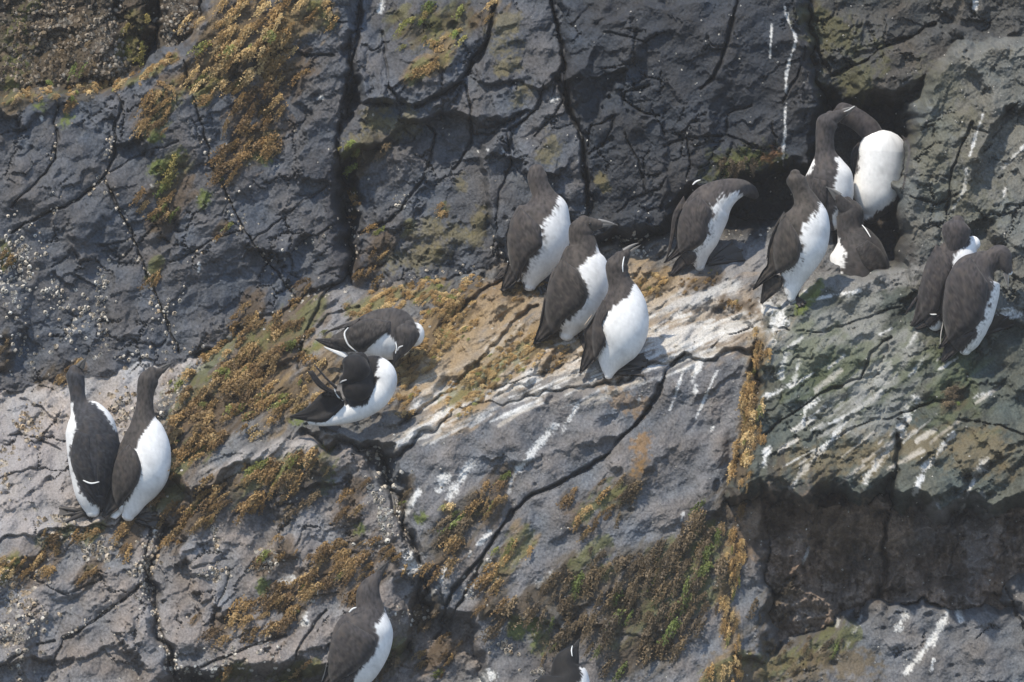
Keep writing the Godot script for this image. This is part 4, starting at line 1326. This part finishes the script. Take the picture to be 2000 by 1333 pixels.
func flock():
	make_materials()
	# pair on the left ledge
	start("guillemot seen from behind with white flanks, left of the pair on the left ledge", "guillemot", 60, 660, 3.3325, 400, 1110, 26)
	dark = Color(0.0421, 0.0430, 0.0490)
	white = [PX([278, 425, 288, 480, 302, 560, 294, 640, 290, 690, 265, 700, 262, 780, 300, 900, 330, 1000, 400, 1080, 475, 1112, 475, 1160, 380, 1170, 240, 1060, 190, 800, 190, 450]), PX([388, 405, 430, 440, 475, 480, 520, 545, 560, 610, 640, 600, 560, 440, 420, 380])]
	body([[[300, 215, 45], [297, 245, 59], [305, 300, 56], [313, 370, 50], [325, 430, 62], [360, 490, 120], [388, 560, 158], [405, 640, 170], [415, 720, 172], [415, 800, 165], [408, 900, 142], [400, 1000, 110], [405, 1080, 75], [412, 1130, 45]]])
	shell("wing", [300, 600, 272, 700, 266, 790, 300, 900, 350, 980, 420, 1060, 455, 1095], [400, 620, 400, 760, 420, 870, 440, 940, 450, 1000, 465, 1060, 470, 1095], 2.5)
	shell("wing", [420, 620, 440, 760, 440, 880, 445, 940, 455, 1000, 470, 1090], [560, 620, 590, 690, 590, 780, 570, 900, 540, 1000, 490, 1095], 2.5)
	shell("tail", [420, 1020, 450, 1080, 462, 1120], [500, 1020, 500, 1080, 480, 1125], 4)
	line("wing_bar", [350, 925, 400, 945, 455, 935], 2.2)
	bill(328, 192, 366, 120, 30, 20, 30, 0.16)
	foot(380, 1130, -190, 25); foot(430, 1130, -60, 40)

	start("guillemot with white breast and bill raised, right of the pair on the left ledge", "guillemot", 60, 660, 3.3325, 640, 1165, 26)
	white = [PX([812, 520, 780, 570, 745, 615, 705, 680, 690, 740, 700, 790, 725, 830, 725, 900, 690, 970, 640, 1060, 600, 1100, 525, 1165, 560, 1200, 680, 1210, 780, 1130, 900, 950, 990, 800, 990, 620, 880, 500])]
	body([[[800, 222, 40], [775, 270, 66], [758, 330, 60], [752, 390, 54], [748, 460, 60], [745, 530, 82], [752, 600, 124], [752, 700, 164], [735, 800, 186], [712, 890, 184], [690, 970, 155], [668, 1050, 105], [655, 1110, 68], [640, 1155, 42]], [[770, 268, 60], [815, 238, 40], [856, 212, 20]]], [0, 2])
	shell("wing", [650, 690, 575, 760, 522, 860, 505, 960, 500, 1000, 482, 1100, 470, 1160], [700, 740, 728, 830, 720, 900, 690, 970, 620, 1050, 585, 1110, 488, 1172], 9, 0.95, false, true)
	shell("tail", [560, 1080, 540, 1130, 520, 1165], [610, 1090, 600, 1140, 560, 1180], 3, 1, true)
	line("wing_bar", [503, 958, 520, 980, 545, 990, 602, 990], 2.2)
	bill(852, 214, 934, 152, 26, 0, 0, 0.1)
	foot(665, 1175, 170, 15); foot(700, 1160, 140, 10)

	# two razorbills lying on the ledge
	start("razorbill lying level with its head bowed to its breast, upper of the lying pair", "razorbill", 540, 560, 4.1647, 830, 610, 40, "razorbills crouched on the ledge")
	dark = Color(0.0525, 0.0473, 0.0456)
	white = [PX([885, 378, 830, 430, 740, 490, 745, 522, 715, 540, 720, 680, 1000, 680, 985, 560, 975, 470, 955, 425]), PX([1112, 226, 1140, 300, 1150, 370, 1135, 440, 1090, 500, 1005, 545, 1100, 620, 1290, 440, 1250, 230])]
	body([[[480, 430, 40], [560, 420, 75], [640, 405, 125], [740, 395, 172], [850, 388, 206], [960, 385, 208], [1050, 385, 180], [1120, 390, 100]], [[1070, 330, 70, 90], [1060, 370, 108, 110], [1050, 430, 92, 120], [1020, 500, 60, 120], [990, 540, 38, 120]]], [0, 2], [0.8, 0.8])
	shell("wing", [935, 280, 760, 262, 650, 290, 585, 335, 560, 370], [930, 360, 860, 400, 750, 498, 700, 530, 630, 520], 7, 0.95)
	shell("primaries", [680, 258, 560, 300, 470, 335, 395, 374], [640, 320, 560, 335, 480, 355, 400, 380], 3, 0.9)
	shell("primaries", [590, 410, 500, 420, 400, 420, 305, 425], [640, 530, 540, 530, 440, 505, 330, 445], 4, 0.9)
	shell("tail", [560, 535, 470, 512, 380, 484], [620, 610, 540, 580, 390, 500], 3, 1, true)
	line("wing_bar", [585, 335, 555, 375, 562, 425, 590, 480, 645, 525], 2.4)
	line("collar", [970, 450, 978, 500, 968, 545], 1.8)
	line("face_stripe", [1030, 482, 1000, 495, 985, 522], 2.0, Color(0.6, 0.6, 0.6))
	bill(985, 545, 945, 640, 36, 130, 130, 0.0)
	foot(900, 600, 60, 30)

	start("razorbill curled up preening with black head and raised wing tip, lower of the lying pair", "razorbill", 540, 560, 4.1647, 560, 1130, 44, "razorbills crouched on the ledge")
	dark = Color(0.0140, 0.0130, 0.0140)
	white = [PX([840, 590, 830, 650, 800, 715, 845, 745, 805, 800, 765, 910, 740, 960, 620, 985, 555, 955, 470, 1050, 370, 1108, 100, 1075, 100, 1250, 700, 1250, 1100, 900, 1050, 600, 900, 540])]
	body([[[720, 640, 70], [790, 660, 105], [850, 715, 122], [862, 790, 118], [800, 880, 125], [700, 955, 118], [600, 1010, 100], [500, 1055, 72], [380, 1088, 48], [280, 1095, 30]], [[690, 585, 60, 80], [660, 638, 120, 110], [632, 695, 112, 130], [588, 738, 72, 140], [555, 755, 40, 140]], [[770, 660, 60, 40], [700, 740, 112, 60], [665, 820, 130, 80], [652, 880, 110, 80], [650, 920, 70, 70]]], [0, 2, 2], [0.85, 0.85, 0.8])
	shell("wing", [520, 850, 380, 862, 250, 985, 110, 1054], [560, 965, 470, 1050, 370, 1108, 110, 1066], 6, 1.0)
	shell("wing_tip", [300, 622, 350, 690, 420, 770, 490, 840], [325, 640, 380, 700, 440, 765, 500, 815], 3, 2.6, false, false, 6)
	shell("wing_tip", [255, 690, 330, 800, 400, 850, 480, 880], [300, 680, 370, 770, 430, 820, 490, 850], 3, 1.4, false, false, 3)
	line("face_stripe", [520, 785, 540, 770, 575, 758], 2.0, Color(0.5, 0.5, 0.5))
	line("wing_bar", [480, 800, 480, 850, 500, 890, 545, 930], 1.8)
	bill(555, 755, 500, 790, 44, 140, 140, 0.1)
	foot(350, 1110, 170, 30)

	# three in the middle of the ledge
	start("guillemot facing away from the viewer, hindmost of the three in the middle", "guillemot", 940, 290, 2.7778, 262, 750, 20)
	dark = Color(0.0611, 0.0533, 0.0507)
	flank = 1.0
	white = [PX([432, 230, 405, 300, 380, 360, 330, 420, 325, 470, 345, 500, 320, 560, 280, 600, 250, 640, 230, 680, 222, 720, 230, 780, 300, 790, 420, 660, 560, 480, 560, 260])]
	body([[[300, 118, 42], [303, 150, 54], [315, 200, 54], [335, 250, 66], [345, 310, 125], [332, 380, 158], [318, 450, 170], [305, 520, 166], [293, 590, 142], [278, 660, 100], [268, 710, 62], [262, 745, 36]]])
	shell("wing", [215, 320, 145, 430, 137, 520, 147, 600, 125, 680, 105, 768], [330, 430, 325, 480, 330, 530, 262, 590, 228, 650, 200, 715, 118, 778], 10, 0.85, false, true)
	shell("primaries", [150, 620, 110, 660, 72, 708], [240, 640, 190, 680, 85, 716], 3)
	line("wing_bar", [142, 612, 152, 622, 160, 632], 2.4)
	foot(300, 720, 60, 60)

	start("guillemot in profile with its slender bill level to the right, middle of the three", "guillemot", 940, 290, 2.7778, 470, 1010, 20)
	dark = Color(0.0525, 0.0447, 0.0396)
	flank = 0.5
	white = [PX([638, 488, 640, 530, 600, 580, 535, 635, 526, 680, 535, 710, 572, 730, 576, 790, 550, 870, 480, 930, 430, 960, 435, 990, 400, 1030, 440, 1060, 560, 1050, 680, 900, 780, 720, 760, 540, 680, 460])]
	body([[[560, 398, 40], [545, 435, 66], [540, 475, 66], [552, 520, 76], [548, 575, 108], [550, 640, 142], [542, 710, 164], [520, 790, 166], [495, 870, 150], [478, 940, 112], [470, 985, 66], [464, 1010, 42]], [[545, 425, 52], [590, 415, 42], [640, 412, 26]]], [0, 2])
	shell("wing", [440, 600, 372, 730, 340, 850, 320, 940, 300, 1000, 280, 1060], [530, 670, 574, 770, 560, 850, 480, 910, 430, 950, 415, 990, 300, 1064], 12, 0.85, false, true)
	shell("primaries", [345, 780, 330, 870, 315, 950], [370, 800, 350, 880, 330, 950], 2, 0.8)
	line("wing_bar", [360, 893, 380, 907, 420, 908, 452, 906], 2.2)
	bill(636, 408, 742, 407, 26, 0, 10, 0.4)
	eye(590, 412, 9)
	foot(540, 1020, 50, 60)

	start("bridled guillemot with upturned bill and full white breast, foremost of the middle three", "guillemot", 940, 290, 2.7778, 690, 1240, 20)
	dark = Color(0.0525, 0.0447, 0.0413)
	flank = 0.4
	white = [PX([832, 738, 800, 800, 730, 850, 690, 890, 650, 960, 660, 1020, 680, 1060, 650, 1100, 615, 1130, 620, 1180, 560, 1190, 600, 1260, 700, 1280, 800, 1220, 920, 1060, 1000, 900, 960, 740])]
	body([[[755, 590, 36], [738, 635, 62], [738, 680, 60], [752, 730, 66], [766, 780, 92], [772, 840, 122], [766, 910, 144], [752, 990, 150], [736, 1060, 134], [712, 1130, 96], [696, 1190, 52], [690, 1235, 22]], [[745, 620, 52], [770, 590, 38], [795, 562, 22]]], [0, 2])
	shell("wing", [660, 820, 605, 920, 560, 990, 562, 1060, 545, 1130, 530, 1220], [690, 890, 655, 960, 675, 1040, 640, 1110, 610, 1160, 540, 1224], 9, 0.8, false, true)
	line("bridle", [775, 588, 770, 610, 766, 640, 768, 672], 1.7)
	line("wing_bar", [600, 905, 575, 940, 560, 960], 1.6, Color(0.4, 0.33, 0.25))
	bill(784, 570, 856, 511, 28, 0, 10, 0.4, 0.2)
	eye(775, 598, 8)
	foot(700, 1215, 180, -30); foot(760, 1165, 140, -15)

	# bowed at the mouth of the cave
	start("guillemot bowed forward with its head hidden in the dark cave", "guillemot", 1260, 300, 4.166, 450, 900, 16)
	dark = Color(0.0628, 0.0550, 0.0533)
	flank = 1.0
	white = [PX([705, 328, 650, 340, 600, 365, 560, 420, 560, 500, 520, 580, 530, 650, 480, 720, 400, 800, 410, 850, 380, 930, 290, 975, 400, 1000, 560, 920, 640, 850, 760, 560, 820, 360, 760, 310])]
	body([[[905, 335, 34, -560], [870, 305, 54, -470], [805, 276, 66, -270], [725, 290, 92, -70], [640, 330, 130], [560, 395, 172], [500, 480, 190], [462, 570, 188], [440, 660, 176], [428, 750, 152], [432, 830, 108], [445, 890, 62], [450, 920, 40]]])
	shell("wing", [440, 330, 300, 450, 252, 620, 255, 750, 150, 890], [545, 450, 520, 560, 500, 690, 420, 770, 340, 800, 172, 890], 11, 0.85, false, true)
	shell("primaries", [320, 340, 235, 480, 210, 650, 190, 780, 168, 870], [340, 420, 270, 520, 245, 650, 215, 780, 176, 872], 3, 0.9)
	shell("tail", [345, 780, 255, 870, 205, 985], [415, 810, 410, 870, 225, 1005], 5, 0.8)
	line("wing_bar", [303, 765, 325, 772, 352, 785], 2.0)
	line("neck_feather", [390, 252, 420, 225, 455, 212], 2.2)
	foot(520, 895, 270, -110)

	# on the corner of the guano boulder
	start("guillemot facing away with ragged white flank, on the boulder corner below the cave", "guillemot", 1260, 300, 4.166, 1190, 1190, 20)
	dark = Color(0.0568, 0.0490, 0.0421)
	flank = 1.0
	white = [PX([1438, 392, 1390, 470, 1310, 560, 1262, 640, 1245, 700, 1270, 740, 1262, 820, 1240, 890, 1200, 930, 1090, 980, 1120, 1030, 1115, 1090, 1130, 1180, 1200, 1240, 1300, 1160, 1440, 990, 1640, 720, 1640, 460])]
	body([[[1220, 165, 42], [1225, 208, 78], [1250, 265, 76], [1278, 325, 78], [1308, 400, 108], [1318, 480, 165], [1308, 560, 200], [1290, 640, 214], [1270, 720, 218], [1248, 800, 208], [1232, 880, 180], [1218, 960, 138], [1204, 1040, 92], [1192, 1120, 60], [1190, 1180, 32]]])
	shell("wing", [1150, 500, 1062, 600, 1000, 760, 992, 900, 950, 960, 872, 1108], [1250, 680, 1265, 760, 1240, 880, 1130, 960, 1060, 990, 882, 1114], 12, 0.85, false, true)
	shell("primaries", [1130, 470, 1050, 600, 1005, 740, 985, 860], [1150, 500, 1075, 610, 1025, 740, 990, 862], 3, 0.85)
	shell("tail", [1000, 960, 962, 1040, 935, 1215], [1112, 1000, 1108, 1090, 952, 1228], 6, 0.7)
	line("wing_bar", [978, 978, 1000, 960, 1022, 970], 2.2)
	foot(1230, 1180, 60, 60)

	# the group at the mouth of the cave
	start("guillemot with a long stretched neck and bill raised to the right, beside the cave", "guillemot", 1540, 160, 3.3333, 290, 900, 100)
	dark = Color(0.0542, 0.0490, 0.0490)
	white = [PX([308, 488, 325, 540, 320, 600, 303, 675, 312, 720, 340, 740, 380, 780, 520, 780, 520, 520, 400, 470]), PX([176, 536, 152, 590, 115, 617, 30, 640, 30, 540, 170, 500]), PX([345, 780, 310, 830, 290, 880, 300, 960, 500, 960, 500, 760])]
	body([[[285, 215, 36], [262, 258, 70], [246, 320, 62], [244, 390, 60], [248, 460, 68], [258, 530, 110], [268, 600, 152], [275, 680, 158], [280, 760, 150], [285, 840, 125], [290, 900, 80]], [[270, 250, 56], [318, 222, 42], [375, 194, 24]]], [0, 2])
	shell("wing", [165, 620, 150, 720, 160, 820, 180, 900], [260, 640, 262, 740, 250, 830, 200, 910], 5)
	bill(372, 196, 450, 148, 28, 0, 0, 0.25)
	line("bill_line", [368, 190, 400, 178, 440, 152], 1.4, Color(0.7, 0.68, 0.65), 6)

	start("guillemot with its whole white breast toward us, head turned left, in the cave", "guillemot", 1540, 160, 3.3333, 545, 880, 82)
	dark = Color(0.0525, 0.0456, 0.0456)
	white = [PX([498, 345, 520, 305, 560, 288, 620, 282, 700, 300, 765, 350, 782, 430, 768, 520, 748, 600, 745, 680, 705, 760, 620, 830, 480, 920, 380, 860, 380, 680, 465, 565, 462, 520, 478, 490, 462, 440, 475, 390])]
	body([[[320, 200, 30], [350, 195, 66], [410, 215, 68], [470, 250, 70], [530, 300, 72], [570, 350, 66]], [[622, 442, 157, 10], [618, 500, 159, 8], [608, 570, 160, 4], [594, 650, 159], [575, 740, 149], [556, 820, 110], [545, 870, 60]]], [2, 0])
	shell("wing", [470, 385, 425, 440, 415, 520, 440, 600], [500, 380, 478, 440, 470, 510, 450, 600], 4, 0.8, false, false, -8)
	shell("wing", [745, 340, 785, 430, 770, 560, 745, 700], [775, 360, 800, 430, 785, 560, 755, 700], 4, 0.8, false, false, -6)
	foot(560, 880, -40, 40)

	start("guillemot sitting low behind the boulder edge with bill pointing up to the left", "guillemot", 1540, 160, 3.3333, 470, 1225, 46)
	dark = Color(0.0490, 0.0447, 0.0439)
	flank = 0.7
	white = [PX([318, 998, 350, 1050, 385, 1110, 370, 1160, 360, 1210, 340, 1260, 330, 1420, 150, 1420, 180, 1100, 290, 980])]
	body([[[372, 790, 56], [405, 850, 88], [408, 910, 86], [412, 965, 90], [435, 1020, 125], [452, 1080, 165], [460, 1150, 192], [468, 1230, 202], [470, 1310, 195], [470, 1390, 150]], [[400, 840, 60, 20], [355, 790, 42, 45], [325, 745, 24, 60]]], [0, 2])
	shell("wing", [520, 1030, 600, 1085, 645, 1160, 660, 1220], [440, 1080, 465, 1140, 490, 1190, 530, 1232], 5)
	line("neck_feather", [485, 930, 510, 960, 540, 1010], 1.7)
	bill(330, 748, 254, 671, 32, 60, 75, 0.35)

	# two preening birds in front of the upright boulder
	start("guillemot preening with its big dark head tucked down, behind its neighbour at far right", "guillemot", 1740, 390, 3.919, 330, 960, 14)
	dark = Color(0.0542, 0.0473, 0.0473)
	white = [PX([620, 236, 606, 340, 545, 388, 487, 408, 470, 520, 560, 600, 760, 560, 820, 400, 760, 280, 640, 220]), PX([410, 905, 340, 960, 290, 995, 300, 1040, 450, 1040])]
	body([[[632, 335, 56], [590, 360, 98], [540, 410, 150], [490, 480, 172], [440, 570, 175], [400, 660, 166], [372, 750, 150], [352, 830, 128], [340, 900, 92], [336, 960, 55]], [[510, 165, 50, 50], [500, 215, 108, 60], [492, 275, 106, 70], [485, 335, 82, 80], [472, 395, 44, 90], [466, 430, 24, 90]]], [0, 2], [0.85, 0.85])
	shell("wing", [345, 340, 262, 500, 212, 680, 190, 800, 170, 900, 140, 968], [440, 430, 468, 560, 400, 700, 380, 830, 300, 900, 178, 976], 6)
	shell("tail", [300, 875, 235, 950, 175, 985], [390, 880, 300, 965, 190, 1002], 4)
	shell("primaries", [195, 735, 150, 800, 104, 880], [205, 760, 170, 810, 110, 884], 2, 0.8)
	line("wing_bar", [285, 870, 310, 880, 345, 880], 2.0)
	line("wing_fleck", [292, 720, 294, 745, 286, 780], 2.4)
	bill(468, 420, 476, 470, 26, 95, 95, 0.0)

	start("guillemot with head bowed and bill pointing down, front bird of the far right pair", "guillemot", 1740, 390, 3.919, 560, 1160, 22)
	dark = Color(0.0568, 0.0499, 0.0490)
	flank = 1.0
	white = [PX([772, 598, 775, 680, 740, 790, 700, 900, 660, 970, 640, 1050, 600, 1110, 485, 1192, 560, 1230, 740, 1140, 860, 950, 980, 700, 960, 560, 800, 585])]
	body([[[900, 560, 26, 20], [868, 500, 54, 20], [832, 432, 84, 10], [765, 468, 84], [705, 500, 116], [650, 560, 176], [625, 650, 208], [603, 750, 210], [588, 850, 200], [578, 950, 178], [578, 1030, 142], [575, 1100, 92], [560, 1150, 48]]])
	shell("wing", [600, 440, 445, 560, 388, 750, 383, 900, 410, 1020, 352, 1140], [735, 640, 720, 800, 680, 930, 620, 990, 530, 1045, 372, 1146], 11, 0.85, false, true)
	shell("tail", [430, 1060, 395, 1150, 378, 1238], [640, 1010, 560, 1120, 400, 1250], 5, 0.8)
	line("wing_bar", [508, 993, 530, 997, 552, 1000], 2.2)
	line("primary_edge", [385, 890, 395, 930, 378, 1020, 370, 1115], 1.4, Color(0.45, 0.42, 0.38))
	bill(870, 560, 898, 690, 24, 24, 30, 0.5)
	foot(700, 1030, 190, -130)

	# at the foot of the picture
	start("guillemot with bill raised steeply, alone among the weedy rocks at the bottom", "guillemot", 580, 1060, 4.882, 520, 1460, 62)
	dark = Color(0.0542, 0.0490, 0.0490)
	white = [PX([878, 535, 850, 640, 800, 730, 752, 780, 760, 840, 790, 890, 780, 960, 740, 1060, 620, 1180, 560, 1270, 530, 1400, 600, 1560, 800, 1400, 1080, 960, 1080, 560])]
	body([[[755, 330, 52], [715, 395, 88], [690, 465, 112], [690, 540, 120], [702, 610, 140], [690, 690, 205], [672, 770, 258], [648, 850, 280], [618, 940, 288], [588, 1030, 280], [562, 1120, 262], [540, 1220, 228], [525, 1320, 170], [520, 1420, 100]], [[720, 390, 76], [765, 325, 50], [800, 270, 30]]], [0, 2])
	shell("wing", [470, 720, 358, 880, 305, 1080, 272, 1250, 225, 1345], [745, 880, 765, 950, 720, 1060, 600, 1180, 520, 1240, 310, 1360], 14, 0.85, false, true)
	shell("tail", [420, 1260, 350, 1310, 300, 1400], [560, 1260, 480, 1340, 330, 1420], 5, 0.8)
	line("wing_bar", [408, 1215, 440, 1236, 500, 1242], 3.0)
	line("neck_feather", [505, 650, 540, 618, 575, 605], 2.4)
	line("primary_edge", [300, 1110, 275, 1220, 240, 1330], 1.4, Color(0.5, 0.45, 0.4))
	bill(786, 286, 884, 146, 44, 0, 10, 0.04)
	foot(560, 1450, 120, 40)

	start("razorbill showing only its black head with a white bill stripe, cut off at the bottom", "razorbill", 960, 1180, 7.143, 940, 1900, 30, "razorbills crouched on the ledge")
	dark = Color(0.0110, 0.0105, 0.0110)
	white = [PX([1228, 856, 1260, 940, 1230, 1040, 1150, 1130, 1050, 1300, 1000, 1900, 1700, 1900, 1700, 900])]
	body([[[1160, 585, 56], [1105, 680, 130], [1052, 780, 184], [1048, 880, 226], [1065, 980, 285], [1040, 1090, 360], [990, 1220, 410], [945, 1400, 430], [940, 1600, 400], [940, 1800, 260]]])
	shell("wing", [760, 1180, 600, 1350, 560, 1600, 620, 1850], [1000, 1250, 1020, 1450, 950, 1650, 700, 1860], 9)
	line("face_stripe", [1122, 555, 1110, 620, 1120, 700], 1.5, Color(0.8, 0.8, 0.78), 5)
	bill(1165, 590, 1215, 440, 50, 0, 10, 0.0)
	foot(980, 1850, 200, 60)

func _ready():
	var cam := Camera3D.new()
	cam.name = "camera"
	cam.fov = rad_to_deg(2.0 * atan(666.5 * S / DIST))
	cam.position = Vector3(0, 0, DIST)
	cam.near = 1.0
	cam.far = 400.0
	add_child(cam)
	var we := WorldEnvironment.new()
	we.name = "environment"
	var env := Environment.new()
	env.background_mode = Environment.BG_SKY
	var sky := Sky.new()
	var ps := ProceduralSkyMaterial.new()
	ps.sky_top_color = Color(0.54, 0.64, 0.79)
	ps.sky_horizon_color = Color(0.80, 0.85, 0.90)
	ps.sky_curve = 0.2
	ps.ground_bottom_color = Color(0.36, 0.39, 0.41)
	ps.ground_horizon_color = Color(0.55, 0.6, 0.63)
	ps.energy_multiplier = 1.5
	sky.sky_material = ps
	env.sky = sky
	env.tonemap_mode = Environment.TONE_MAPPER_LINEAR
	env.tonemap_exposure = 1.18
	env.sdfgi_enabled = true
	env.ssao_enabled = true
	env.ssil_enabled = true
	env.fog_enabled = true
	env.fog_density = 0.00034
	env.fog_light_color = Color(0.9, 0.88, 0.86)
	we.environment = env
	add_child(we)
	var sun := DirectionalLight3D.new()
	sun.name = "sun"
	sun.light_energy = 1.25
	sun.light_color = Color(1.0, 0.955, 0.88)
	sun.light_angular_distance = 1.5
	sun.shadow_enabled = true
	add_child(sun)
	sun.look_at_from_position(Vector3(-0.42, 1.0, 0.5) * 20.0, Vector3.ZERO)

	rng.seed = 7
	nz = noise(1, 0.01, 3)
	var t0 := Time.get_ticks_msec()
	build_grid()
	shape_rock()
	print("shape ", Time.get_ticks_msec() - t0)
	detail_rock()
	print("detail ", Time.get_ticks_msec() - t0)
	shape_cracks()
	apply_cuts()
	print("cracks ", Time.get_ticks_msec() - t0)
	paint_rock()
	print("paint ", Time.get_ticks_msec() - t0)
	mesh_rock()
	print("mesh ", Time.get_ticks_msec() - t0)
	grow_weed()
	grow_barnacles()
	print("weed ", Time.get_ticks_msec() - t0)
	flock()
	print("birds ", Time.get_ticks_msec() - t0)
